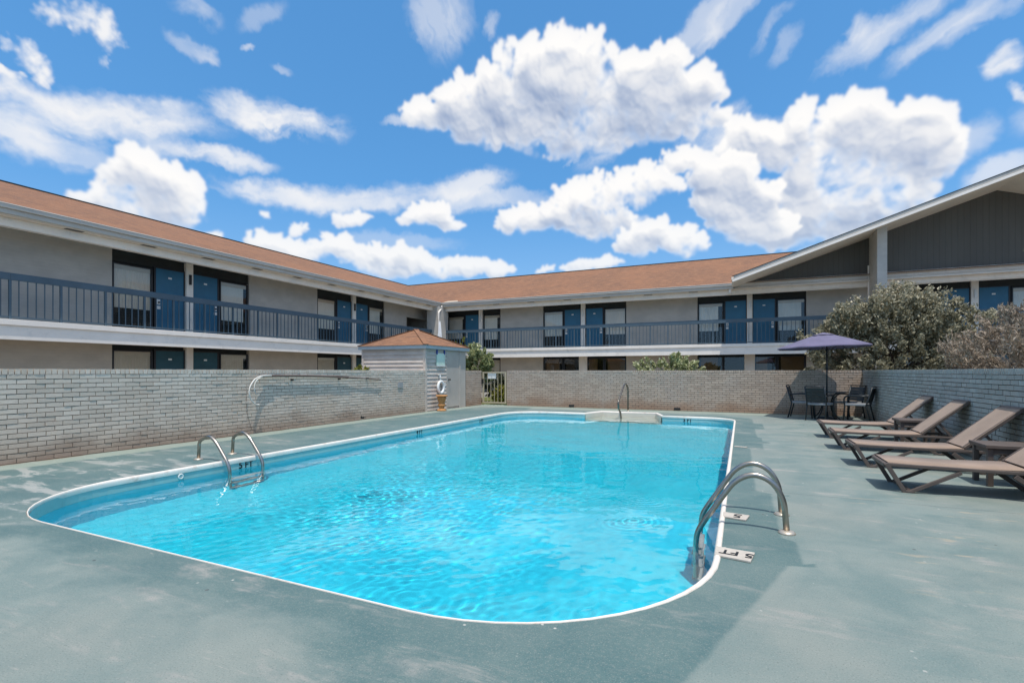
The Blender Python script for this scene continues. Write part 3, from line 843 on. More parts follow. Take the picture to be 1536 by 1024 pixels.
MP(MB().box((ex - rd - .12, Y0, rz - .03), (ex - rd + .12, ey + rd, rz + .02)), 'ridge_cap', M['dark_header'])
r = MB(); r.box((ex - rd, ey + rd - .12, rz - .029), (X1, ey + rd + .12, rz + .021))
MP(r, 'ridge_cap', M['dark_header'])
r = MB(); r.add([(ex - .05, ey + .08, EAVE + .02), (ex + 1.2, ey + .02, EAVE + .03), (ex + .9, ey + .42, EAVE + .17), (ex + .2, ey + .42, EAVE + .17)], [(0, 1, 2, 3)])
MP(r, 'valley_flashing', M['flash'])
# --- gutters, soffits, beams, slabs
for T, s0, s1, lw in ((L_, Y0, YF - EO, True), (B_, XF + EO, -.35, False)):
    g = MB()
    wbox(g, T, s0, s1, EO - .02, EO + .09, EAVE - .11, EAVE + .0)
    MP(g, 'gutter', M['gutter'], bevel=.012)
    g = MB(); wbox(g, T, s0, s1 + (.0 if lw else 0), EO - .03, EO + .03, EAVE - .235, EAVE - .112); MP(g, 'fascia', M['gutter'])
    g = MB(); wbox(g, T, s0, s1, EO + .032, EO + .105, EAVE - .004, EAVE + .012); MP(g, 'drip_edge', M['white_trim'])
e1 = 20.5
for T, s0, s1 in ((L_, Y0, YF), (B_, XF, e1)):
    g = MB(); wbox(g, T, s0, s1, -1.3, EO - .03, SOF + .002, SOF + .03); MP(g, 'soffit', M['cream_soffit'])
    g = MB(); wbox(g, T, s0, s1 - .001, -.20, 0, BEAM, SOF); MP(g, 'beam', M['white_trim'], bevel=.01)
    g = MB(); wbox(g, T, s0, s1, -.12, .0, SLB, SLAB - .15); MP(g, 'slab_fascia', M['white_trim'])
    g = MB(); wbox(g, T, s0, s1, -1.3, .05, SLAB - .149, SLAB); MP(g, 'balcony_slab', M['white_trim'], bevel=.008)
    g = MB(); wbox(g, T, s0, s1, -1.3, -.121, SLB + .04, SLB + .06); MP(g, 'gallery_ceiling', M['cream_soffit'])
for k in range(13):
    y = 1.6 + k * 1.95
    MP(MB().box((XF + .05, y, SOF - .004), (XF + .21, y + .42, SOF - .0005)), 'soffit_vent', M['dark_frame'])
for k in range(7):
    x = -15.6 + k * 2.2
    MP(MB().box((x, YF - .21, SOF - .004), (x + .42, YF - .05, SOF - .0005)), 'soffit_vent', M['dark_frame'])
# --- corner pier and downspout
MP(MB().box((XF - .42, YF - .80, -.02), (XF + .42, YF + .30, SOF - .002)), 'corner_pier', M['fin_wall'])
d_ = MB(); d_.tube(fillet([(ex + .06, ey - .06, EAVE - .16), (ex + .06, ey - .06, EAVE - .34), (XF + .47, YF - .86, EAVE - .62), (XF + .47, YF - .86, .0)], .1, 4), .05, 8)
MP(d_, 'downspout', M['white_trim'])

# --- room fronts
def window(T, s0, s1, z0, z1, curtain, low, dark=False):
    """window (frame) > pane, curtain, lower panel"""
    d = -1.3
    f = MB(); w_ = .05
    wbox(f, T, s0, s0 + w_, d, d + .05, z0, z1); wbox(f, T, s1 - w_, s1, d, d + .05, z0, z1)
    wbox(f, T, s0 + w_, s1 - w_, d, d + .05, z1 - .045, z1); wbox(f, T, s0 + w_, s1 - w_, d, d + .05, z0, z0 + .04)
    wo = MP(f, 'window', M['dark_frame'])
    g = MB(); wbox(g, T, s0 + w_, s1 - w_, d + .015, d + .021, z0 + .04, z1 - .045)
    p = g.build('pane', M['pane_dark' if dark else 'pane'], wo)
    if curtain:
        wr2 = random.Random(int(abs(T(s0, 0, z0)[0] * 71 + T(s0, 0, z0)[1] * 37))); cut = wr2.choice((0, 0, 0, .10, .16)); nl_ = wr2.choice((14, 26, 26))
        if low: low = low + wr2.uniform(-.05, .08)
        if curtain == 'blind': curtain = wr2.choice(('blind', 'blind_warm', 'blind_cool'))
        s1_ = s1; s1 = s1 - cut * (s1 - s0)
        g = MB(); ns = nl_
        z_ = low if low else z0 + .04
        for i in range(ns):                          # shallow folds
            a0 = s0 + w_ + (s1 - s0 - 2 * w_) * i / ns; a1 = s0 + w_ + (s1 - s0 - 2 * w_) * (i + 1) / ns
            q0 = -.02 - .012 * (i % 2); q1 = -.02 - .012 * ((i + 1) % 2)
            g.add([T(a0, d + q0, z_), T(a1, d + q1, z_), T(a1, d + q1, z1 - .045), T(a0, d + q0, z1 - .045)], [(0, 1, 2, 3)])
        s1 = s1_
        g.build('curtain', M[curtain], wo)
        g = MB(); wbox(g, T, s0 + w_, s1 - w_, d - .045, d - .005, z1 - .19, z1 - .046); g.build('valance', M['blind_dim'], wo)
    if low:
        g = MB(); wbox(g, T, s0 + w_, s1 - w_, d - .06, d - .005, z0 + .04, low - .01)
        nl = 7
        for i in range(nl):
            zz = z0 + .06 + (low - z0 - .1) * i / nl
            wbox(g, T, s0 + w_ + .01, s1 - w_ - .01, d - .004, d + .008, zz, zz + .03)
        g.build('lower_grille', M['grille'], wo)
    return wo
def door(T, s0, s1, z0, z1, m, hinge, plate=True):
    d = -1.3
    g = MB(); wbox(g, T, s0, s1, d - .0, d + .045, z0 + .01, z1)
    do = MP(g, 'door', m, bevel=.004)
    g = MB(); c = (s0 + s1) / 2; zz = z1 - .32
    wbox(g, T, c - .06, c + .06, d + .046, d + .052, zz, zz + .06); g.build('number_plate', M['plate_white'], do)
    h = s0 + .03 if hinge > 0 else s1 - .14
    g = MB(); wbox(g, T, h, h + .11, d + .046, d + .056, z0 + .98, z0 + 1.16); wbox(g, T, h - .005, h + .115, d + .046, d + .060, z0 + .82, z0 + .93); g.build('lock_plate', M['plate_white'], do)
    g = MB(); wbox(g, T, h + .035, h + .075, d + .057, d + .11, z0 + 1.03, z0 + 1.08); g.build('handle', M['plate_black'], do)
    g = MB()
    wbox(g, T, s0 - .06, s0, d, d + .055, z0, z1 + .05); wbox(g, T, s1, s1 + .06, d, d + .055, z0, z1 + .05); wbox(g, T, s0, s1, d, d + .055, z1, z1 + .05)
    g.build('door_frame', M['dark_frame'], do)
    return do
def alcove(T, p, right=True, up=True, lo='door'):
    d = -1.3
    zt = 4.84
    if up:
        s0 = p - 2.47; s1 = p + (2.47 if right else 1.38)
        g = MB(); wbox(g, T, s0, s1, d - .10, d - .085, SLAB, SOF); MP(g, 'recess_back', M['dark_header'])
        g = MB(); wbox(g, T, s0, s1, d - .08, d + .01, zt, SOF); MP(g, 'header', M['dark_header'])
        window(T, p - 2.44, p - 1.22, SLAB + .01, zt - .04, 'blind', 3.29)
        door(T, p - 1.12, p - .17, SLAB, zt, M['door_blue'], 1)
        if right:
            door(T, p + .17, p + 1.12, SLAB, zt, M['door_blue'], -1)
            window(T, p + 1.22, p + 2.44, SLAB + .01, zt - .04, 'blind', 3.29)
        else: window(T, p + .17, p + 1.35, SLAB + .01, zt - .04, 'blind', 3.29)
    if lo:
        s0, s1 = p - 2.47, p + 2.47
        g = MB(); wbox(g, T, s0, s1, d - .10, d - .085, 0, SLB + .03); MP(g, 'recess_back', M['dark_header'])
        if lo == 'door':
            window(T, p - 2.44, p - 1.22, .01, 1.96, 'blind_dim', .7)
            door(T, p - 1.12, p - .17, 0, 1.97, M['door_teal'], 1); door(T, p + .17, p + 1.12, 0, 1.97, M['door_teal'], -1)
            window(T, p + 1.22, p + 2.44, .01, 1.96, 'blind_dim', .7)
        else:
            for a, b in ((-2.44, -1.24), (-1.2, -.2), (.2, 1.2), (1.24, 2.44)): window(T, p + a, p + b, .5, 2.02, None, None, True)
            g = MB(); wbox(g, T, s0, s1, d - .02, d, 0, .5); MP(g, 'sill_wall', M['room_wall_low'])
            for a, b in ((-2.3, -1.5), (.3, .8), (1.4, 2.4)): g = MB(); wbox(g, T, p + a, p + b, d - .07, d - .06, .5, 2.0); MP(g, 'curtain', M['blind_dim'])
    g = MB(); wbox(g, T, p - .125, p + .125, d - .05, d + .14, SLAB, BEAM + .2); po = MP(g, 'post', M['white_trim'], bevel=.006)
    g = MB(); wbox(g, T, p - .035, p + .035, d + .141, d + .20, 4.42, 4.78); g.build('wall_lamp', M['plate_black' if T is L_ else 'plate_white'], po)
    g = MB(); wbox(g, T, p - (.125 if lo == 'door' else .24), p + (.125 if lo == 'door' else .24), d - .05, d + .14, 0, SLB + .05); MP(g, 'post', M['cream_soffit'], bevel=.006)
def panel(T, s0, s1, up=True, lo=True):
    d = -1.3
    if up:
        g = MB(); wbox(g, T, s0, s1, d - .1, d + .09, SLAB, SOF); MP(g, 'room_wall', M['room_wall'])
    if lo:
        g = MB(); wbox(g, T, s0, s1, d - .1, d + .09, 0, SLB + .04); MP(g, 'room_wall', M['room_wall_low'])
LP = [-5.42, 3.18, 11.73, 20.30]
for p in LP: alcove(L_, p)
panel(L_, Y0, LP[0] - 2.47)
for a, b in zip(LP[:-1], LP[1:]): panel(L_, a + 2.47, b - 2.47)
panel(L_, LP[-1] + 2.47, 24.84)
# breezeway at the end of the left wing
g = MB(); wbox(g, L_, 24.84, 27.48, -1.39, -1.22, 4.55, SOF); MP(g, 'breezeway_lintel', M['room_wall'])
g = MB(); wbox(g, L_, 24.84, 27.48, -5.0, -4.9, SLAB, SOF); wbox(g, L_, 24.84, 24.9, -4.9, -1.4, SLAB, SOF); wbox(g, L_, 27.42, 27.48, -4.9, -1.4, SLAB, SOF); wbox(g, L_, 24.84, 27.48, -4.9, -1.4, SLAB - .05, SLAB - .01)
MP(g, 'breezeway', M['room_wall'])
g = MB(); wbox(g, L_, 25.0, 26.2, -4.9, -4.85, SLAB, 4.6); MP(g, 'breezeway_opening', M['dark_header'])
g = MB(); wbox(g, L_, 27.48, 27.9, -1.4, -1.21, 0, SOF); MP(g, 'room_wall', M['room_wall'])
BP = [-15.06 + .12, -8.27, .38, 9.12, 17.7]
alcove(B_, BP[0], right=False, lo=''); 
for p in BP[1:]: alcove(B_, p, lo='glass')
panel(B_, -18.3, BP[0] - 2.47); 
panel(B_, BP[0] + 1.38, BP[1] - 2.47)
panel(B_, BP[0] - 2.47, BP[0] + .1, up=False); window(B_, BP[0] + .12, BP[0] + 1.36, .01, 2.0, 'blind_dim', None)
for a, b in zip(BP[1:-1], BP[2:]): panel(B_, a + 2.47, b - 2.47)
# --- railings, one per bay
def railing(T, s0, s1, n):
    root = MB()
    wbox(root, T, s0, s1, -.10, -.06, SLAB + .05, SLAB + .085)
    nb = int((s1 - s0) / .1717)
    for i in range(1, nb):
        s = s0 + (s1 - s0) * i / nb
        if i % 6 == 0: continue
        wbox(root, T, s - .011, s + .011, -.091, -.069, SLAB + .085, 3.63)
    ra = MP(root, 'railing', M['slate_rail'])
    g = MB(); wbox(g, T, s0, s1 - .004, -.12, -.04, 3.63, 3.81); g.build('top_rail', M['slate_rail'], ra)
    for i in range(0, nb + 1, 6):
        s = s0 + (s1 - s0) * i / nb
        g = MB(); wbox(g, T, s - .027, s + .027, -.107, -.053, SLAB, 3.63); g.build('post', M['slate_rail'], ra)
st = 1.03 * 4
s = 6.37 - 1.03 * 16
while s < 25.5:
    e = min(s + st, 25.85); railing(L_, s, e, 0); s += st
s = -9.61 - 1.03 * 6
railing(B_, -16.78, s, 0)
while s < 20:
    railing(B_, s, s + st, 0); s += st

# --- gabled section on the right
GX, GE, GZ = 9.42, 9.72, 8.76; GY = 24.2
sl = 1 / 2.965
def gz(x): return GZ - abs(x - GX) * sl
th = .17
for sgn_ in (-1, 1):
    xe = GX + sgn_ * GE
    r = MB(); r.prism([(GX, GY + .03, GZ), (xe, GY + .03, gz(xe)), (xe, GY + .03, gz(xe) - .02), (GX, GY + .03, GZ - .02)], (0, 14, 0)); MP(r, 'gable_roof', M['shingle_y'])
    r = MB(); r.prism([(GX, GY + .04, GZ - .022), (xe, GY + .04, gz(xe) - .022), (xe, GY + .04, gz(xe) - th), (GX, GY + .04, GZ - th)], (0, YF - GY + .3, 0)); MP(r, 'gable_soffit', M['cream_soffit'])
    r = MB(); r.prism([(GX, GY, GZ - .01), (xe - sgn_ * .0, GY, gz(xe) - .01), (xe, GY, gz(xe) - .15), (GX, GY, GZ - .15)], (0, .039, 0)); MP(r, 'rake_board', M['gutter'])
    r = MB(); r.prism([(GX, GY - .012, GZ - .152), (xe + sgn_ * .06, GY - .012, gz(xe) - .172), (xe + sgn_ * .06, GY - .012, gz(xe) - .27), (GX, GY - .012, GZ - .25)], (0, .05, 0)); MP(r, 'rake_trim', M['white_trim'])
    r = MB(); r.prism([(GX, GY - .02, GZ + .012), (xe + sgn_ * .08, GY - .02, gz(xe) - .015), (xe + sgn_ * .08, GY - .02, gz(xe) - .04), (GX, GY - .02, GZ - .012)], (0, .06, 0)); MP(r, 'rake_cap', M['dark_frame'])
xs_ = [-.05, 18.89]
gw = MB(); gw.prism([(.2, YF - .02, 5.56), (18.6, YF - .02, 5.56), (18.6, YF - .02, gz(18.6) - th - .002), (GX, YF - .02, GZ - th - .002), (.2, YF - .02, gz(.2) - th - .002)], (0, .1, 0))
MP(gw, 'gable_wall', M['gable_siding'])
for a, b in ((-.28, 5.108), (5.452, 19.1)): MP(MB().box((a, YF - .10, 5.36), (b, YF + .02, 5.56)), 'band_board', M['white_trim'], bevel=.006)
for a, b in ((-.28, 5.108), (5.452, 19.1)): MP(MB().box((a, YF - .055, 5.03), (b, YF - .002, 5.358)), 'band_board', M['cream_soffit'])
g = MB(); g.prism([(5.11, YF - .08, -.02), (5.45, YF - .08, -.02), (5.45, YF - .08, gz(5.45) - th), (5.11, YF - .08, gz(5.11) - th)], (0, -1.46, 0)); MP(g, 'fin_wall', M['fin_wall'])
MP(MB().box((5.05, YF - .16, 2.6), (5.105, YF - .11, 5.9)), 'downspout', M['white_trim']); MP(MB().tube([(-.5, YF - .2, 5.30), (-.5, YF - .2, 5.0)], .07, 8), 'gutter_outlet', M['white_trim'])
g = MB(); g.box((GX - GE - .10, GY + .1, gz(GX - GE) - .16), (GX - GE + .0, YF + 1.0, gz(GX - GE) - .03)); MP(g, 'gutter', M['white_trim'], bevel=.01)
# solid core so that no daylight shows between the storeys
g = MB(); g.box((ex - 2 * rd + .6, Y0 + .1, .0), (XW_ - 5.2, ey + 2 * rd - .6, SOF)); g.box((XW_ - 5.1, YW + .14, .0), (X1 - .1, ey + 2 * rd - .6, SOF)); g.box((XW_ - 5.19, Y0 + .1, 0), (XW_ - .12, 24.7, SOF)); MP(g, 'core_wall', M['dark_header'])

# ------------------------------------------------------------------ ladders
def pool_ladder(name, y0, y1, sgnx, xe, top, label, stepm=True):
    """grab rails rising from flanges on the deck and running down into the water; sgnx: +1 deck lies to +x of the edge"""
    root = tag(empty(name, (xe + sgnx * .46, (y0 + y1) / 2, 0)), label, 'pool ladder')
    inv = Matrix.Translation(-root.location)
    for y in (y0, y1):
        xb = xe + sgnx * .46
        pts = [(xb, y, 0), (xb - sgnx * .02, y, .26), (xb - sgnx * .10, y, top - .05), (xb - sgnx * .235, y, top), (xb - sgnx * .37, y, top - .07), (xb - sgnx * .60, y, .02), (xb - sgnx * .655, y, -.08), (xb - sgnx * .665, y, -.25), (xb - sgnx * .665, y, -.95)]
        o = MB().tube(fillet(pts, .14, 6), .0225, 14).build('grab_rail', M['steel'], root); o.matrix_parent_inverse = inv
        f = MB().lathe([(.0, .0), (.062, .0), (.062, .008), (.045, .02), (.028, .026)], (xb, y, .0), 24).build('flange', M['flange'], root); f.matrix_parent_inverse = inv
    for z in (-.50, -.76, -1.02):
        xm = xe + sgnx * (.46 - .665)
        o = MB().box((xm - .035, y0 + .01, z - .02), (xm + .045, y1 - .01, z + .02)).build('step', M['box_grey'], root, bevel=.01); o.matrix_parent_inverse = inv
        pool_parts.append(o)
    return root
pool_ladder('pool_ladder', 4.40, 4.95, 1, -.14, .445, 'steel pool ladder in the near right with black depth plates beside it')
pool_ladder('pool_ladder', 4.60, 5.12, -1, -6.55, .35, 'steel pool ladder on the left edge of the pool before the long grey wall')
hr = tag(empty('step_handrail', (-3.27, 15.96, 0)), 'bent steel handrail at the white entry steps at the far end', 'handrail')
o = MB().tube(fillet([(0, 0, 0), (0, 0, .70), (0, -.26, .87), (0, -.62, .84), (0, -1.38, .36), (0, -1.36, .18), (0, -1.02, -.02), (0, -.98, -.45)], .16, 6), .027, 12).build('rail', M['rail_steel'], hr)
o = MB().lathe([(.0, 0), (.06, 0), (.06, .01), (.03, .022)], (0, 0, 0), 20).build('flange', M['flange'], hr)
# depth plates on the deck
plates = [((-.045, 3.73), .24, .20, '5 FT', 'white depth marker plate reading 5 FT nearest the camera by the right ladder'),
          ((-.045, 4.71), .20, .17, '5', 'white depth marker plate with a black 5 between the right ladder rails'),
          ((-.01, 9.08), .19, .07, None, 'narrow blank white marker strip on the deck further along the right pool edge')]
for (x, y), w_, l_, tx, lb in plates:
    t = MB().prism([(x - w_ / 2, y - l_ / 2 + .02, .001), (x + w_ / 2 - .02, y - l_ / 2 - .02, .001), (x + w_ / 2 + .01, y + l_ / 2 - .03, .001), (x - w_ / 2, y + l_ / 2, .001)], (0, 0, .014)).build('depth_marker', M['plate_cream'], bevel=.003)
    tag(t, lb, 'depth marker', 'depth markers on the deck')
    if tx:
        wall_text(tx, .115 if len(tx) > 1 else .15, frame_mw((x + .015, y - .01, .0165), (-1, .12, 0), (-.12, -1, 0)), t)

# ------------------------------------------------------------------ sun loungers
def make_lounger():
    root = empty('sun_lounger')
    W = .56; zs = .30
    # local: x from foot (0) to head, y across, z up
    ang = R(42); hx = 1.13; bl = .74
    f = MB()
    for y in (0, W): f.beam((-.0, y, zs - .022), (1.55, y, zs - .034), .028, .034)
    f.beam((0.015, .018, zs - .03), (.015, W - .018, zs - .03), .06, .04); f.beam((1.52, .018, zs - .045), (1.52, W - .018, zs - .045), .035, .05)
    f.build('frame', M['lounger_frame'], root, bevel=.006)
    s = MB()
    nx = 14
    for i in range(nx):
        a = .02 + (hx - .02) * i / nx; b = .02 + (hx - .02) * (i + 1) / nx
        za = zs + .004 - .014 * math.sin(PI * i / nx); zb = zs + .004 - .014 * math.sin(PI * (i + 1) / nx)
        s.add([(a, .0, za), (b, .0, zb), (b, W, zb), (a, W, za), (a, 0, za - .012), (b, 0, zb - .012), (b, W, zb - .012), (a, W, za - .012)], [(0, 1, 2, 3), (7, 6, 5, 4), (0, 4, 5, 1), (3, 2, 6, 7)], True)
    s.build('seat', M['sling'], root)
    bf = MB(); ca, sa = math.cos(ang), math.sin(ang)
    for y in (.03, W - .03): bf.beam((hx, y, zs), (hx + bl * ca, y, zs + bl * sa), .03, .045)
    bf.beam((hx + bl * ca, .015, zs + bl * sa), (hx + bl * ca, W - .015, zs + bl * sa), .045, .035, (-sa, 0, ca)); 
    bo = bf.build('back_frame', M['lounger_frame'], root, bevel=.006)
    b = MB(); b.prism([(hx + .01, .012, zs + .012), (hx + .01, W - .012, zs + .012), (hx + (bl - .03) * ca, W - .012, zs + .012 + (bl - .03) * sa), (hx + (bl - .03) * ca, .012, zs + .012 + (bl - .03) * sa)], (-sa * .014, 0, ca * .014))
    b.build('backrest', M['sling'], root, bevel=.005)
    p = MB(); 
    for y_ in (.06, W - .06): p.beam((hx + .40, y_, zs - .06), (hx + .40 * bl * ca, y_, zs + .40 * bl * sa - .02), .02, .03)
    p.build('prop', M['lounger_frame'], root)
    for y in (.0, W):
        l = MB(); l.beam((.005, y, zs - .01), (.165, y, .0), .030, .042); l.beam((.165, y, .012), (.235, y, .012), .035, .024); l.beam((.20, y, .005), (.62, y, zs - .06), .030, .036)
        l.build('leg', M['lounger_frame'], root, bevel=.005)
        l = MB(); l.beam((1.02, y, zs - .06), (1.32, y, .005), .035, .045); l.beam((1.50, y, zs - .06), (1.38, y, .005), .035, .045); l.beam((1.31, y, .012), (1.40, y, .012), .035, .024)
        l.build('leg', M['lounger_frame'], root, bevel=.005)
    c = MB(); c.beam((.20, .018, .02), (.20, W - .018, .02), .03, .03); c.build('crossbar', M['lounger_frame'], root)
    return root
proto = make_lounger()
spots = [(1.375, 6.40, 'brown sling sun lounger closest to the camera, running out of the picture'),
         (1.355, 7.88, 'brown sling sun lounger behind the nearest one, low table at its raised back'),
         (1.345, 9.46, 'brown sling sun lounger with raised back, second from the patio table'),
         (1.375, 11.0, 'brown sling sun lounger closest to the patio table and parasol')]
for i, (x, y, lb) in enumerate(spots):
    o = proto if i == 0 else copy_tree(proto)
    o.location = (x, y, 0); o.rotation_euler.z = R([0, .5, -.8, .6][i])
    tag(o, lb, 'sun lounger', 'sun loungers along the right wall')

def make_side_table():
    root = empty('side_table')
    t = MB(); t.box((-.25, -.23, .415), (.25, .23, .455)); t.build('table_top', M['lounger_frame'], root, bevel=.006)
    a = MB(); a.box((-.21, -.19, .36), (.21, .19, .413)); a.build('apron', M['lounger_frame'], root)
    for sx_ in (-1, 1):
        for sy_ in (-1, 1):
            x, y = sx_ * .20, sy_ * .18
            MB().box((x - .025, y - .025, 0), (x + .025, y + .025, .412)).build('leg', M['lounger_frame'], root, bevel=.004)
    return root
t1 = make_side_table(); t1.location = (2.66, 7.30, 0); tag(t1, 'low dark brown side table beside the closest lounger', 'side table', 'side tables between the loungers')
t2 = copy_tree(t1); t2.location = (2.62, 10.40, 0); tag(t2, 'low dark brown side table between the two far loungers', 'side table', 'side tables between the loungers')

# ------------------------------------------------------------------ patio set
TX, TY = 2.05, 15.45
tb = tag(empty('patio_table', (TX, TY, 0)), 'round dark patio table under the purple parasol', 'patio table')
MB().lathe([(.03, .70), (.46, .70), (.48, .708), (.48, .722), (.46, .728), (.03, .728)], n=36).build('table_top', M['table_top'], tb)
for k in range(4):
    a = R(45 + 90 * k); c_, s_ = math.cos(a), math.sin(a)
    MB().tube(fillet([(.40 * c_, .40 * s_, .70), (.22 * c_, .22 * s_, .60), (.12 * c_, .12 * s_, .36), (.24 * c_, .24 * s_, .12), (.38 * c_, .38 * s_, .0)], .12, 5), .015, 8).build('leg', M['chair_metal'], tb)
MB().tube(arc((0, 0, .36), .125, 0, 2 * PI, 20, 'xy')[:-1], .01, 6, closed=True).build('ring', M['chair_metal'], tb)
def make_chair(cush):
    root = empty('patio_chair')
    # local: chair faces +x, origin on the floor
    s = MB(); s.box((-.22, -.22, .395), (.25, .22, .445)); s.build('seat', M['chair_seat'], root, bevel=.01)
    b = MB()
    for i in range(5):
        z = .50 + i * .074; x = -.225 - (z - .43) * .26
        b.beam((x, -.205, z), (x, .205, z), .014, .070, (-.25, 0, .97))
    b.build('backrest', M['chair_metal'], root)
    for y in (-.225, .225):
        f = MB(); f.tube(fillet([(-.34, y, .86), (-.225, y, .44), (-.21, y, .40), (-.30, y, .0)], .06, 4), .018, 8); f.build('rear_leg', M['chair_metal'], root)
        f = MB(); f.tube(fillet([(-.26, y, .62), (-.05, y, .65), (.20, y, .64), (.26, y, .56), (.235, y, .40), (.27, y, .0)], .07, 4), .018, 8); f.build('front_leg', M['chair_metal'], root)
    f = MB(); f.tube([(-.345, -.225, .87), (-.345, .225, .87)], .014, 8); f.build('top_bar', M['chair_metal'], root)
    return root
ch = make_chair(True)
for i, (x, y, rz, lb) in enumerate([(1.50, 15.72, -12, 'black slat-back patio chair at the left side of the parasol table'),
                                    (1.84, 14.98, 62, 'black patio chair before the parasol table, its back to the camera'),
                                    (2.62, 16.05, 218, 'black patio chair behind the parasol table in the wall corner'),
                                    (2.68, 15.12, 158, 'black slat-back patio chair at the right of the parasol table beside the loungers')]):
    o = ch if i == 0 else copy_tree(ch)
    o.location = (x, y, 0); o.rotation_euler.z = R(rz); tag(o, lb, 'patio chair', 'patio chairs round the parasol table')
um = tag(empty('patio_parasol', (TX, TY, 0)), 'open purple blue parasol standing through the patio table', 'parasol')
MB().tube([(0, 0, .05), (0, 0, 2.24)], .019, 12).build('pole', M['chair_metal'], um)
MB().lathe([(.0, 0), (.24, 0), (.24, .03), (.2, .055), (.04, .07), (.03, .2), (.0, .2)], n=28).build('base', M['chair_metal'], um)
MB().tube([(0, 0, 1.30), (0, 0, 1.36)], .032, 12).build('tilt_collar', M['chair_metal'], um)
cn = MB(); NR = 8; NP = 6; Rr = 1.12; ztop = 2.27; zed = 1.90
def cpos(a, t, sag):
    r_ = Rr * t; z = ztop - (ztop - zed) * (t ** 1.12) - sag
    return (r_ * math.cos(a), r_ * math.sin(a), z)
off = R(11)
tilt = Matrix.Rotation(R(-2.0), 3, 'Y')
vs = []; fs = []; SEG = NR * NP; TT = [.16, .3, .45, .6, .75, .9, 1.0, 1.0]
for ti, t in enumerate(TT):
    for k in range(SEG):
        a = off + 2 * PI * k / SEG; u_ = (k % NP) / NP
        pull = math.cos(PI / NR) / math.cos((u_ - .5) * 2 * PI / NR)
        p = Vector(cpos(a, t * (pull ** .9), .035 * t * math.sin(PI * u_)))
        if ti == len(TT) - 1: p.z -= .03
        vs.append(tuple(tilt @ p))
for i in range(len(TT) - 1):
    for k in range(SEG):
        l = (k + 1) % SEG; fs.append((i * SEG + k, i * SEG + l, (i + 1) * SEG + l, (i + 1) * SEG + k))
cn.add(vs, [tuple(reversed(f)) for f in fs], True); co = cn.build('canopy', M['parasol'], um)
so = co.modifiers.new('solid', 'SOLIDIFY'); so.thickness = .004
v_ = MB(); vs = []; fs = []
for ti, t in enumerate((.0, .10, .2, .235)):
    for k in range(SEG):
        a = off + 2 * PI * k / SEG; p = Vector(cpos(a, t, -.014)); vs.append(tuple(tilt @ p))
for i in range(3):
    for k in range(SEG):
        l = (k + 1) % SEG; fs.append((i * SEG + k, (i + 1) * SEG + k, (i + 1) * SEG + l, i * SEG + l))
v_.add(vs, fs, True); v_.build('vent_cap', M['parasol'], um)
for k in range(NR):
    a = off + 2 * PI * k / NR; q = tilt @ Vector(cpos(a, .99, .015)); p0 = tilt @ Vector(cpos(a, .05, .02)); md = tilt @ Vector(cpos(a, .55, .02))
    rb = MB(); rb.tube([p0, md, q], .006, 6); rb.tube([(0.018 * math.cos(a), .018 * math.sin(a), 1.80), md], .005, 6); rb.build('rib', M['chair_metal'], um)

# folded white parasol behind the shed
fp = tag(empty('folded_parasol', (-11.75, 18.2, 0)), 'tip of a folded white parasol rising behind the shed roof', 'parasol')
MB().tube([(0, 0, 0), (0, 0, 2.2)], .025, 10).build('pole', M['dark_frame'], fp)
fc = MB(); vs = []; fs = []; prof_ = [(.0, 3.42), (.028, 3.36), (.055, 3.1), (.09, 2.75), (.125, 2.35), (.14, 1.9), (.11, 1.6)]
for r_, z in prof_:
    for k in range(24):
        a = 2 * PI * k / 24; q = r_ * (1 + .18 * math.cos(6 * a)); vs.append((q * math.cos(a), q * math.sin(a), z))
for i in range(len(prof_) - 1):
    for k in range(24):
        l = (k + 1) % 24; fs.append((i * 24 + l, i * 24 + k, (i + 1) * 24 + k, (i + 1) * 24 + l))
fc.add(vs, fs, True); fc.build('canopy', M['parasol_white'], fp)

# ------------------------------------------------------------------ foliage
def leaves(name, m, tips, per, spread, size, seed, parent, elong=1.9, up=.25, tintfn=None):
    r = np.random.default_rng(seed)
    tips = np.array(tips)
    N = len(tips) * per
    c = np.repeat(tips[:, :3], per, 0); dirs = np.repeat(tips[:, 3:6], per, 0); sc = np.repeat(tips[:, 6], per)
    along = r.random(N) ** .8
    g = r.normal(0, 1, (N, 3))
    pos = c + dirs * (along * sc * 1.0)[:, None] + g * (spread * sc)[:, None] * (1 - .55 * along)[:, None]
    a = r.normal(0, 1, (N, 3)) + dirs * .9 + np.array([0, 0, up]); a /= np.linalg.norm(a, axis=1)[:, None]
    b = np.cross(a, r.normal(0, 1, (N, 3))); b /= np.linalg.norm(b, axis=1)[:, None]
    nn = np.cross(a, b)
    s = size * r.uniform(.6, 1.35, N)
    L = a * (s * elong / 2)[:, None]; Wd = b * (s / 2)[:, None]; bend = nn * (s * .18)[:, None]
    v = np.stack([pos - L, pos + Wd * .9 + bend, pos + L, pos - Wd * .9 + bend], 1).reshape(-1, 3)
    f = np.arange(N * 4).reshape(-1, 4)
    me = bpy.data.meshes.new(name); me.from_pydata(v.tolist(), [], f.tolist())
    at = me.attributes.new('tint', 'FLOAT', 'FACE')
    ti = np.clip(r.random(N) * .75 + np.repeat(r.random(len(tips)), per) * .25, 0, 1)
    if tintfn is not None: ti = np.clip(tintfn(pos, ti, along, r), 0, 1)
    at.data.foreach_set('value', ti)
    me.materials.append(m); me.update()
    o = bpy.data.objects.new(name, me); link(o, parent)
    return o
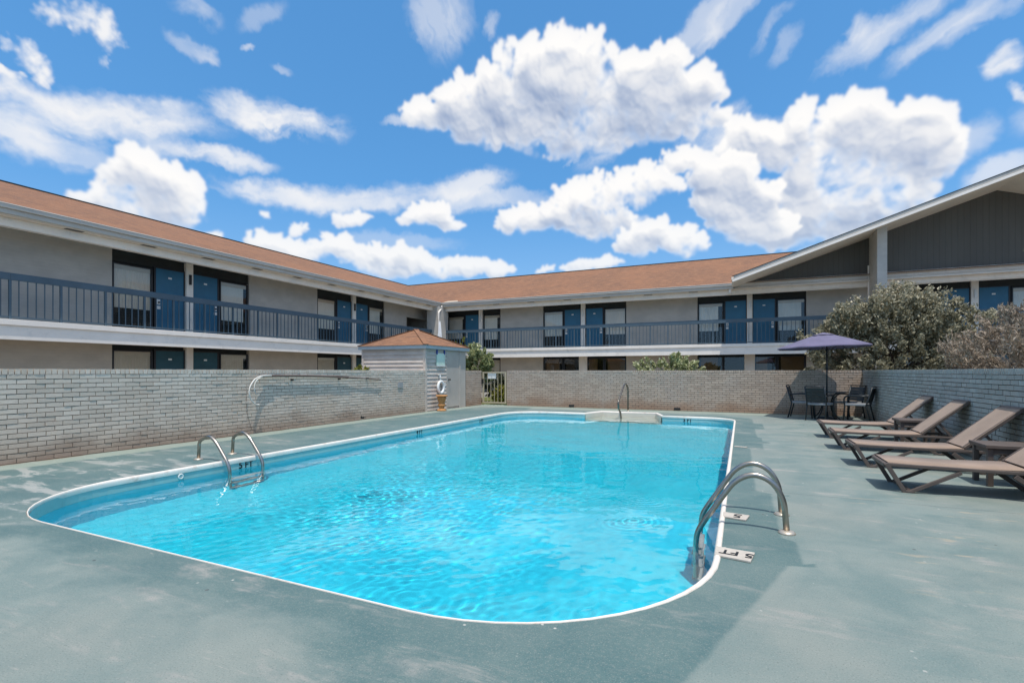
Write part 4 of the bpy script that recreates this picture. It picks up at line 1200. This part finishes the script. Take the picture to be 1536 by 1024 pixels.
def bush_tips(n, rx, ry, z0, z1, seed, ln, upw=.6, lobes=None):
    r = np.random.default_rng(seed); out = []
    cz = (z0 + z1) / 2; rzv = (z1 - z0) / 2
    while len(out) < n:
        d = r.normal(0, 1, 3); d /= np.linalg.norm(d)
        rad = .45 + .55 * r.random() ** .5
        k = 1 + .16 * math.sin(3 * math.atan2(d[1], d[0]) + seed) + .12 * math.sin(7 * math.atan2(d[2], d[0]) + 2 * seed)
        p = np.array([d[0] * rx, d[1] * ry, d[2] * rzv]) * rad * k + np.array([0, 0, cz])
        if p[2] < z0 * .9: continue
        v = d * .8 + np.array([0, 0, upw]); v /= np.linalg.norm(v)
        out.append([*p, *v, ln * r.uniform(.6, 1.3)])
    return out
def stems(root, tips, m, n, r0, seed, base=(.25, .25)):
    rr_ = random.Random(seed); sel = rr_.sample(range(len(tips)), min(n, len(tips)))
    mb = MB()
    for i in sel:
        t = tips[i]; b0 = Vector((rr_.uniform(-1, 1) * base[0], rr_.uniform(-1, 1) * base[1], 0)); e = Vector(t[:3]) + Vector(t[3:6]) * t[6] * .6
        md = b0.lerp(e, .5) + Vector((0, 0, .12 * e.z)) - Vector(((e.x - b0.x) * .15, (e.y - b0.y) * .15, 0))
        mb.tube([b0, b0.lerp(md, .5), md, md.lerp(e, .55), e], [r0, r0 * .8, r0 * .55, r0 * .35, r0 * .15], 5)
    return mb.build('stem', m, root)

# the big shrub behind the far corner
bs = tag(empty('shrub', (4.25, 19.3, 0)), 'big bushy grey green shrub rising over the far right wall corner', 'shrub')
tp = bush_tips(420, 2.25, 1.5, .3, 3.5, 21, .34, .75) + bush_tips(130, 1.5, 1.1, 1.6, 3.7, 22, .5, 1.1) + bush_tips(110, 2.1, 1.0, .3, 2.6, 23, .35, .6)
def tint_top(pos, ti, along, r):
    return ti * .80 + .30 * np.clip((pos[:, 2] - 2.6) / 1.2, 0, 1) * along
leaves('foliage', M['leaf_olive'], tp, 105, .24, .058, 31, bs, 1.9, .3, tint_top)
stems(bs, tp, M['stem'], 46, .035, 5, (.35, .3))
# the grey twiggy shrub at the right edge
b2 = tag(empty('shrub', (4.5, 10.9, 0)), 'pinkish grey twiggy shrub rising over the right wall at the picture edge', 'shrub')
tp2 = bush_tips(240, 1.15, 1.75, .7, 2.02, 41, .38, .75)
leaves('foliage', M['leaf_grey'], tp2, 120, .15, .026, 42, b2, 3.2, .5)
stems(b2, tp2, M['leaf_grey'], 150, .012, 6, (.5, .9))
b2g = bush_tips(26, .3, .3, 1.15, 1.6, 43, .2, .4)
b2g = [[q[0] - .55, q[1] - 1.35, *q[2:]] for q in b2g]
# pale oleander right of the shed
b3 = tag(empty('shrub', (-9.80, 18.0, 0)), 'cream flowering shrub beside the shed roof behind the short wall', 'shrub')
tp3 = bush_tips(110, .50, .55, .8, 2.22, 51, .22, .6)
leaves('foliage', M['leaf_pale'], tp3, 75, .24, .055, 52, b3, 2.3, .3, lambda p, t, a, r: t * .8 + .42 * np.clip((p[:, 2] - 1.7) / .8, 0, 1) * a)
stems(b3, tp3, M['stem'], 22, .022, 7, (.2, .2))
# oleander behind the far wall
b4 = tag(empty('shrub', (-2.2, 18.0, 0)), 'low cream flowering shrub topping the tan wall under the back balcony', 'shrub')
tp4 = bush_tips(120, 1.05, .6, .5, 1.66, 61, .24, .6)
leaves('foliage', M['leaf_pale'], tp4, 70, .24, .05, 62, b4, 2.2, .3, lambda p, t, a, r: t * .84 + .2 * a)
stems(b4, tp4, M['stem'], 22, .02, 8, (.4, .2))
# small yellow plants
for (x, y, zc, n_, lb, sd) in ((-10.3, 17.5, 2.42, 14, 'yellow flowering shrub top peeking past the right end of the shed roof', 71), (-10.55, 11.95, 1.22, 16, 'yellow green spiky plant beside the shed behind the left wall', 72), (-8.55, 17.45, .5, 30, 'leafy yellow green plant growing behind the bars of the metal gate', 73)):
    b5 = tag(empty('shrub', (x, y, 0)), lb, 'shrub')
    tp5 = bush_tips(n_, .25, .22, zc - .45, zc + .12, sd, .2, .9)
    leaves('foliage', M['leaf_yellow'], tp5, 34, .16, .05, sd, b5, 3.0, .6)
    stems(b5, tp5, M['stem'], 12, .012, sd, (.06, .06))
b6 = tag(empty('shrub', (-8.9, 18.6, 0)), 'dark shrub with reddish leaves seen through the metal gate', 'shrub')
tp6 = bush_tips(90, .75, .45, .12, 1.0, 81, .20, .6); leaves('foliage', M['leaf_dark'], tp6, 60, .22, .05, 82, b6, 2, .3); stems(b6, tp6, M['stem'], 14, .015, 9, (.15, .1))
# a sprig of a tree just beyond the right edge
tr = tag(empty('tree', (7.3, 13.7, 0)), 'tree beyond the right wall, only the tip of one leafy branch showing at the edge', 'tree')
tk = MB(); tk.tube([(0, 0, 0), (.05, 0, 1.2), (.0, .05, 2.4), (.1, .1, 3.2), (.1, .1, 4.0)], [.11, .09, .07, .05, .03], 10)
tk.build('trunk', M['stem'], tr)
MB().tube([(.05, .08, 2.9), (-.6, .05, 3.3), (-1.3, 0, 3.6), (-1.95, -.05, 3.74)], [.04, .028, .016, .006], 6).build('branch', M['stem'], tr)
tp7 = bush_tips(120, .95, 1.1, 2.6, 4.8, 91, .3, .5) + [[-1.9 + .12 * k, -.04, 3.73 - .03 * k, -.9, 0, .2, .12] for k in range(4)]
leaves('crown', M['leaf_pale'], tp7, 46, .24, .06, 92, tr, 2, .3, lambda p, t, a, r: t * .72)

# ------------------------------------------------------------------ caustics: sunlight reaches the liner through the water
water.cycles.is_caustics_caster = True
for o in pool_parts: o.cycles.is_caustics_receiver = True

# ------------------------------------------------------------------ sun, sky, camera
SUN = Vector((.17, -.265, 1.0)).normalized()
sl_ = bpy.data.lights.new('sun', 'SUN'); sl_.energy = 3.6; sl_.angle = R(.53); sl_.color = (1, .955, .89)
so_ = bpy.data.objects.new('sun', sl_); link(so_); so_.rotation_euler = (-SUN).to_track_quat('-Z', 'Y').to_euler()
sl_.cycles.is_caustics_light = True

W = bpy.data.worlds.new('World'); S.world = W; W.use_nodes = True
t = NT(W.node_tree)
sky = t.n('ShaderNodeTexSky', sky_type='NISHITA'); sky.sun_disc = False
sky.sun_elevation = math.asin(SUN.z); sky.sun_rotation = math.atan2(SUN.x, SUN.y); sky.air_density = 1.0; sky.dust_density = .6; sky.ozone_density = 2.0
gen = t.n('ShaderNodeTexCoord').outputs['Generated']
dirv = t.vm('NORMALIZE', gen)
YAW = math.atan(344 / 750)
lift = t.vm('NORMALIZE', t.vm('MULTIPLY_ADD', dirv, (1, 1, .80), (0, 0, .22))); t.l(lift, sky.inputs['Vector'])
fwd = (-math.sin(YAW), math.cos(YAW), 0); rgt = (math.cos(YAW), math.sin(YAW), 0)
# heading and height angle of a view direction
sep = t.n('ShaderNodeSeparateXYZ'); t.l(dirv, sep.inputs[0])
el = sep.outputs[2]
# ---- clouds: coverage, brightness computed on an az/el grid
def make_clouds():
    PPR = 652.0                      # pixels per radian
    NW, NH = 1366, 640
    az0 = -NW / 2 / PPR
    r = np.random.default_rng(12)
    yy, xx = np.mgrid[0:NH, 0:NW].astype(np.float32)
    def vnoise(cx, cy, seed):        # one octave of smooth value noise at coordinates cx, cy
        g = np.random.default_rng(seed).random((256, 256)).astype(np.float32)
        ix = np.floor(cx).astype(int); iy = np.floor(cy).astype(int); fx = cx - ix; fy = cy - iy
        fx = fx * fx * fx * (fx * (fx * 6 - 15) + 10); fy = fy * fy * fy * (fy * (fy * 6 - 15) + 10)
        a = g[iy % 256, ix % 256]; b = g[iy % 256, (ix + 1) % 256]; c = g[(iy + 1) % 256, ix % 256]; d = g[(iy + 1) % 256, (ix + 1) % 256]
        return (a + (b - a) * fx) * (1 - fy) + (c + (d - c) * fx) * fy
    def fbm(x, y, per, oct_, seed, gain=.55, bill=False, iso=True):
        z = 0; a = 1; s = 0; f = 1 / per
        for k in range(oct_):
            v = vnoise((x * math.cos(k * 1.1 + .4) - y * math.sin(k * 1.1 + .4)) * f + 17.3 * k + 40, (x * math.sin(k * 1.1 + .4) + y * math.cos(k * 1.1 + .4)) * f + 9.1 * k + 40, seed + k) if iso else vnoise(x * f + 17.3 * k + 40, y * f + 9.1 * k + 40, seed + k)
            if bill: v = np.abs(2 * v - 1)
            z = z + a * v; s += a; a *= gain; f *= 2.03
        return z / s
    def pix(x, y):
        u = (x - 768) / 750; v = (557 - y) / 750
        return (math.atan(u) - az0) * PPR, math.atan(v / math.hypot(1, u)) * PPR
    def sc(x, y):
        u = (x - 768) / 750; return PPR / 750 / (1 + u * u), PPR / 750 / math.hypot(1, u)
    def blur(a, s):
        k = np.exp(-.5 * (np.arange(-int(3 * s), int(3 * s) + 1) / s) ** 2); k /= k.sum()
        p = len(k) // 2
        b = np.pad(a, ((0, 0), (p, p)), 'edge'); a = sum(w * b[:, i:i + a.shape[1]] for i, w in enumerate(k))
        b = np.pad(a, ((p, p), (0, 0)), 'edge'); return sum(w * b[i:i + a.shape[0]] for i, w in enumerate(k))
    sm = lambda x, a, b: (lambda t: t * t * (3 - 2 * t))(np.clip((x - a) / (b - a), 0, 1))
    CLOUDS = [   # each: blobs (x, y, rx, ry), softness
        ([(850, 118, 62, 55), (780, 140, 70, 50), (705, 172, 62, 38), (640, 176, 36, 20), (905, 150, 80, 55), (985, 160, 75, 58), (1045, 178, 50, 36), (820, 190, 80, 42), (900, 200, 110, 38), (745, 190, 70, 30), (860, 220, 60, 22)], 1.0),
        ([(1215, 195, 50, 42), (1285, 195, 62, 44), (1360, 215, 72, 42), (1420, 225, 32, 28), (1290, 240, 95, 48), (1225, 262, 62, 44), (1370, 255, 62, 40), (1290, 300, 110, 46), (1215, 320, 80, 44), (1180, 350, 70, 26), (1290, 345, 80, 26), (1130, 215, 50, 26), (1170, 225, 60, 30)], 1.0),
        ([(1085, 268, 55, 30), (1030, 242, 48, 18), (1075, 300, 42, 24), (1120, 300, 48, 30), (1100, 330, 60, 24), (1140, 345, 60, 26)], 1.0),
        ([(965, 285, 58, 27), (900, 300, 60, 28), (850, 325, 62, 34), (795, 332, 50, 24), (755, 340, 20, 16), (905, 335, 62, 26)], 1.0),
        ([(985, 355, 56, 24), (955, 368, 38, 18), (1030, 368, 40, 18)], 1.0),
        ([(645, 322, 36, 18), (615, 330, 18, 9), (680, 335, 22, 9)], .9),
        ([(207, 246, 32, 30), (195, 272, 44, 34), (250, 282, 46, 32), (158, 300, 46, 24), (225, 315, 66, 30), (292, 282, 20, 22), (282, 306, 30, 20), (130, 302, 24, 14)], 1.0),
        ([(510, 372, 36, 20), (460, 380, 44, 20), (545, 388, 40, 20), (600, 385, 42, 20), (640, 398, 50, 18), (700, 398, 40, 16), (745, 402, 26, 12), (400, 366, 36, 18), (430, 380, 30, 16), (570, 402, 60, 18)], 1.0),
        ([(308, 347, 26, 9)], .9), ([(890, 395, 42, 9), (855, 400, 20, 5)], .9), ([(818, 402, 14, 5)], .8),
        ([(528, 326, 34, 10)], .8), ([(392, 322, 10, 6)], .8), ([(450, 345, 20, 8)], .8),
        ([(1500, 330, 60, 30), (1580, 340, 70, 34)], 1.0), ([(-60, 330, 80, 40), (-150, 300, 80, 50), (-230, 330, 90, 40)], 1.0), ([(1760, 300, 120, 50), (1850, 330, 120, 40)], 1.0),
    ]
    # domain warp gives the ragged cauliflower outline
    wx_ = (fbm(xx, yy, 30, 6, 100, .62) - .5) * 26 + (fbm(xx, yy, 90, 2, 140) - .5) * 16
    wy_ = (fbm(xx, yy, 30, 6, 200, .62) - .5) * 22 + (fbm(xx, yy, 90, 2, 240) - .5) * 12
    bill = (1 - fbm(xx + wx_ * .5, yy + wy_ * .5, 34, 5, 620, .5, True)) ** 1.5
    px, py = xx + wx_, yy + wy_
    cov = np.zeros((NH, NW), np.float32); bri = np.ones((NH, NW), np.float32)
    micro = fbm(xx, yy, 14, 5, 300, .6); mid = fbm(xx, yy, 60, 5, 340)
    for blobs, soft in CLOUDS:
        H = np.full((NH, NW), -9e3, np.float32); F = np.zeros((NH, NW), np.float32)
        circ = []
        for (x, y, rx, ry) in blobs:
            cx, cy = pix(x, y); sx, sy = sc(x, y); a, b = rx * sx, ry * sy
            circ.append((cx, cy, a, b, 0.0))
            nch = int(10 + 46 * min(1, b / 40))
            for _ in range(nch):
                t = r.uniform(-.35, PI + .35) if r.random() < .8 else r.uniform(PI, 2 * PI)
                q = r.uniform(.45, .93); k = r.uniform(.16, .40) * (1.0 if r.random() < .5 else .6)
                ux, uy = cx + math.cos(t) * a * q, cy + math.sin(t) * b * q * (1 if math.sin(t) > 0 else .75)
                rr = max(2.2, k * min(a, b * 1.4)); zz = .55 * min(a, b) * math.sqrt(max(0, 1 - q * q)) * r.uniform(.6, 1.3)
                circ.append((ux, uy, rr * 1.12, rr, zz))
                for _ in range(3):
                    t2 = r.uniform(-.2, PI + .2); k2 = r.uniform(.3, .5); r2 = rr * k2
                    if r2 < 1.6: continue
                    circ.append((ux + math.cos(t2) * rr * .85, uy + math.sin(t2) * rr * .85, r2 * 1.1, r2, zz + rr * .25))
        for (cx, cy, a, b, zz) in circ:
            x0, x1, y0, y1 = int(max(0, cx - a - 24)), int(min(NW, cx + a + 25)), int(max(0, cy - b - 24)), int(min(NH, cy + b + 25))
            if x1 <= x0 or y1 <= y0: continue
            w = (slice(y0, y1), slice(x0, x1))
            d2 = ((px[w] - cx) / a) ** 2 + ((py[w] - cy) / b) ** 2
            hh = np.where(d2 < 1, np.sqrt(np.maximum(0, 1 - d2)) * min(a, b) * .8 + zz, -9e3)
            H[w] = np.maximum(H[w], hh); F[w] = np.maximum(F[w], np.clip(1.0 - d2, 0, 1))
        ys_, xs_2 = np.nonzero(H > -100)
        if len(ys_) == 0: continue
        w = (slice(max(0, ys_.min() - 30), min(NH, ys_.max() + 31)), slice(max(0, xs_2.min() - 30), min(NW, xs_2.max() + 31)))
        Hw, Fw, mi, md = H[w], F[w], micro[w], mid[w]
        ins = Hw > -100
        h0 = np.where(ins, Hw, 0)
        # ragged, partly transparent edges
        a0_ = blur(sm(Fw, .02, .3), 2); low = np.zeros_like(a0_); acc = np.zeros(a0_.shape[1], np.float32)
        for j in range(a0_.shape[0] - 1, -1, -1):
            acc = acc * .972 + a0_[j] * .028; low[j] = acc
        low = sm(blur(low, 3), .22, .72)
        edge = sm(Fw + ((mi - .5) * 1.0 + (md - .5) * 1.3) * sm(Fw, .0, .12 + .2 * low), .12, .42 + .50 * low)
        al = blur(edge, 1.1)
        hs = blur(h0, 1.6) * .9 + blur(bill[w], .8) * 13
        gy, gx = np.gradient(hs)
        nl = (-gx * .40 - gy * .75 + .75) / np.sqrt(gx * gx + gy * gy + 1)
        hb = blur(h0, 6) + blur(md, 4) * 22; gy2, gx2 = np.gradient(hb); nl2 = (-gx2 * .40 - gy2 * .80 + .70) / np.sqrt(gx2 * gx2 + gy2 * gy2 + 1)
        # thickness of cloud above a point: the bases stay dim
        up = np.zeros_like(al); acc = np.zeros(al.shape[1], np.float32)
        for j in range(al.shape[0] - 1, -1, -1):
            acc = acc * .968 + al[j] * .032; up[j] = acc
        up = blur(up, 4)
        depth = np.clip(blur(al, 8), 0, 1) ** 1.5
        b_ = .68 + .18 * nl + .34 * nl2 - sm(up * (.10 + 1.6 * md), .24, .70) * .46 * depth + (md - .5) * .25 * depth
        b_ = blur(np.clip(b_, .0, 1.05), .6) + (mi - .5) * .07
        bri[w] = bri[w] * (1 - al) + b_ * al
        cov[w] = 1 - (1 - cov[w]) * (1 - al * (.86 + .14 * depth))
    # thin, combed ice cloud
    ci = np.zeros((NH, NW), np.float32)
    CIR = [(60, 172, 150, 34, 0, .95), (30, 205, 110, 30, -4, .8), (170, 178, 150, 28, 3, .9), (260, 185, 110, 22, 4, .75), (430, 182, 105, 24, 2, 1.0), (360, 172, 70, 20, -8, .7), (320, 236, 100, 15, 2, .9), (235, 228, 60, 16, 0, .5), (100, 225, 120, 22, -6, .45),
           (420, 292, 120, 20, -2, .8), (520, 296, 110, 20, 2, .75), (590, 292, 60, 22, 10, .5), (700, 278, 75, 20, 6, .85), (690, 298, 90, 18, -2, .6), (780, 300, 70, 12, 0, .4), (650, 28, 50, 46, -62, .5), (735, 42, 18, 12, 55, .5), (690, 20, 30, 30, -60, .35),
           (1050, 38, 80, 20, 36, .55), (1095, 18, 70, 18, 30, .5), (1060, 66, 40, 10, 40, .6), (1160, 45, 50, 12, 36, .4), (1185, 70, 40, 10, 36, .3), (1300, 60, 100, 18, 22, .5), (1345, 45, 120, 20, 24, .55), (1430, 40, 120, 18, 22, .55), (1290, 45, 30, 16, 50, .6), (1480, 25, 90, 16, 18, .45), (1515, 92, 46, 20, 8, .9), (1525, 142, 14, 20, 60, .8), (1500, 258, 70, 24, 12, .7), (1440, 215, 60, 26, 10, .5),
           (390, 25, 16, 40, -60, .3), (310, 84, 26, 12, -20, .7), (280, 70, 40, 14, -10, .35), (372, 82, 14, 5, 0, .8), (420, 102, 20, 6, 0, .35), (1130, 212, 80, 30, 0, .8), (1060, 215, 70, 20, 6, .6), (1110, 185, 30, 26, 40, .5), (600, 180, 30, 8, 10, .5), (290, 15, 40, 14, 0, .4), (905, 240, 50, 14, 20, .6), (860, 243, 24, 10, 20, .7), (590, 362, 120, 14, 0, .3), (1300, 372, 160, 18, 0, .6),
           (-150, 160, 160, 60, 5, .9), (1650, 120, 160, 40, 20, .7), (1750, 220, 160, 30, 0, .7), (-300, 250, 160, 30, 0, .7)]
    softn = fbm(xx, yy, 46, 5, 470, .55)
    for (x, y, rx, ry, rot, op) in CIR:
        cx, cy = pix(x, y); sx, sy = sc(x, y); c, s = math.cos(math.radians(rot)), math.sin(math.radians(rot))
        ex = 1.3 * (abs(rx * sx * c) + abs(ry * sy * s)) + 14; ey_ = 1.3 * (abs(rx * sx * s) + abs(ry * sy * c)) + 14
        x0, x1, y0, y1 = int(max(0, cx - ex)), int(min(NW, cx + ex)), int(max(0, cy - ey_)), int(min(NH, cy + ey_))
        if x1 - x0 < 3 or y1 - y0 < 3: continue
        w = (slice(y0, y1), slice(x0, x1))
        dx, dy = xx[w] - cx + wx_[w] * .9, yy[w] - cy + wy_[w] * .9
        u = (dx * c + dy * s); v = (-dx * s + dy * c)
        d2 = (u / (rx * sx * 1.15)) ** 2 + (v / (ry * sy * 1.3)) ** 2
        st = fbm(u + 60 * (mid[w] - .5), v * 4.2 + 60 * (mid[w] - .5), 70, 7, 400 + int(x) % 50, .66, False, False)
        m = np.clip(1 - d2, 0, 1)
        a = np.clip(m * 1.15 + (st - .5) * 1.7 + (softn[w] - .5) * 1.2 - .20, 0, 1) * op * sm(m, 0, .95)
        ci[w] = 1 - (1 - ci[w]) * (1 - a * .92)
    # broken white cloud in the upper left corner
    TL = [(115, 22, 74, 34), (150, 50, 40, 40), (145, 92, 18, 20), (70, 20, 40, 26), (30, 80, 44, 30), (60, 105, 40, 26), (10, 120, 26, 18)]
    tl = np.zeros((NH, NW), np.float32)
    for (x, y, rx, ry) in TL:
        cx, cy = pix(x, y); sx, sy = sc(x, y); d2 = ((px - cx) / (rx * sx)) ** 2 + ((py - cy) / (ry * sy)) ** 2
        tl = np.maximum(tl, np.clip(1 - d2, 0, 1))
    pf = fbm(xx, yy, 30, 6, 500, .6)
    a = sm(tl * .9 + (pf - .5) * 1.7 + (micro - .5) * .5, .25, .95) * sm(tl, 0, .15)
    cov2 = 1 - (1 - ci) * (1 - a * .95)
    bri = (bri * cov + .90 * cov2 * (1 - cov)) / np.maximum(cov + cov2 * (1 - cov), 1e-4)
    bri = np.where(cov + cov2 > 1e-3, bri, .9)
    cov = 1 - (1 - cov) * (1 - cov2)
    return cov, bri
cov_, bri_ = make_clouds()
EW, EH = 4096, 2048
px_ = np.zeros((EH, EW, 4), np.float32); px_[..., 1] = .9; px_[..., 3] = 1
uc = (.5 - (PI / 2 + YAW) / (2 * PI)) * EW                     # column of the heading the clouds are centred on
nw = cov_.shape[1]
for k, flip in ((0, False), (1, True), (-1, True)):
    cols = (np.arange(nw) + int(round(uc - nw / 2)) + k * nw) % EW
    px_[EH // 2:EH // 2 + cov_.shape[0], cols, 0] = cov_[:, ::-1] if flip else cov_
    px_[EH // 2:EH // 2 + cov_.shape[0], cols, 1] = bri_[:, ::-1] if flip else bri_
# unseen bright cloud sheet overhead, added to lift and neutralise the light in shade
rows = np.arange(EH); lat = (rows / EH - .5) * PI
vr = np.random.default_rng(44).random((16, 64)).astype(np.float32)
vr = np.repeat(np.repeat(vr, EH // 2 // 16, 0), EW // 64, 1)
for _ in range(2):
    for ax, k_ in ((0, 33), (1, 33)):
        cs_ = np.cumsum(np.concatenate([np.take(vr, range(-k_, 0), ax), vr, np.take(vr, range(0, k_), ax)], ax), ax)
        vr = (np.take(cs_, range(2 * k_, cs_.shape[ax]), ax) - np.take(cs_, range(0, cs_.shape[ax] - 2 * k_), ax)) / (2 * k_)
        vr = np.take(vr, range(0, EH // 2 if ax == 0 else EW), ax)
fill_veil = np.clip((lat[EH // 2:] - .80) / .25, 0, 1)[:, None] * np.clip(.35 + 1.0 * vr, 0, .95)
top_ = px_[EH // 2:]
top_[..., 1] = (top_[..., 1] * top_[..., 0] + .97 * fill_veil * (1 - top_[..., 0])) / np.maximum(top_[..., 0] + fill_veil * (1 - top_[..., 0]), 1e-4)
top_[..., 0] = 1 - (1 - top_[..., 0]) * (1 - fill_veil)
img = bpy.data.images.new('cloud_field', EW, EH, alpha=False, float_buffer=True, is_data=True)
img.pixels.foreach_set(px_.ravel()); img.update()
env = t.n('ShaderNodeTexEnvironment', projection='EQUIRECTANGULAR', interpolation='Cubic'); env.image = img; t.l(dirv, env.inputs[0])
ch = t.n('ShaderNodeSeparateColor'); t.l(env.outputs[0], ch.inputs[0])
cov, sh = ch.outputs[0], ch.outputs[1]
ccol = t.n('ShaderNodeValToRGB'); t.l(sh, ccol.inputs[0]); cr_ = ccol.color_ramp
cr_.elements[0].position = .15; cr_.elements[0].color = (.24, .33, .52, 1)
cr_.elements[1].position = 1.0; cr_.elements[1].color = (.93, .915, .90, 1)
for q_, k_ in ((.5, (.50, .56, .68, 1)), (.78, (.78, .79, .82, 1))):
    e_ = cr_.elements.new(q_); e_.color = k_
hsv = t.n('ShaderNodeHueSaturation'); t.l(sky.outputs[0], hsv.inputs['Color']); hsv.inputs['Saturation'].default_value = 1.28; hsv.inputs['Value'].default_value = 1.55; hsv.inputs['Hue'].default_value = .492
SKYS = .13
skyc = t.vm('SCALE', hsv.outputs[0]); skyc.node.inputs['Scale'].default_value = SKYS
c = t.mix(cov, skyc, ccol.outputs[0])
c = t.mix(t.ramp(el, .34, .02, 0, .38), c, (.46, .62, .80)); c = t.mix(t.ramp(el, -.01, -.03), c, (.25, .25, .24))
bg = t.n('ShaderNodeBackground'); t.l(c, bg.inputs[0]); bg.inputs[1].default_value = 1.0
wo = t.n('ShaderNodeOutputWorld'); t.l(bg.outputs[0], wo.inputs[0])
W.cycles.sampling_method = 'MANUAL'; W.cycles.sample_map_resolution = 1024

cam = bpy.data.cameras.new('camera'); co = bpy.data.objects.new('camera', cam); link(co)
co.location = (0, 0, 1.25); co.rotation_euler = (R(90), 0, YAW)
cam.sensor_width = 36; cam.lens = 36 * 750 / 1536; cam.shift_y = 45 / 1536; cam.clip_start = .05; cam.clip_end = 2000
S.camera = co

S.render.engine = 'CYCLES'
S.cycles.use_denoising = True
S.cycles.max_bounces = 10; S.cycles.diffuse_bounces = 4; S.cycles.glossy_bounces = 4; S.cycles.transmission_bounces = 8; S.cycles.transparent_max_bounces = 12
S.cycles.caustics_refractive = True; S.cycles.caustics_reflective = False; S.cycles.blur_glossy = .3
S.cycles.sample_clamp_indirect = 6
S.view_settings.view_transform = 'Standard'; S.view_settings.look = 'None'; S.view_settings.exposure = 0.12; S.view_settings.gamma = 1.0
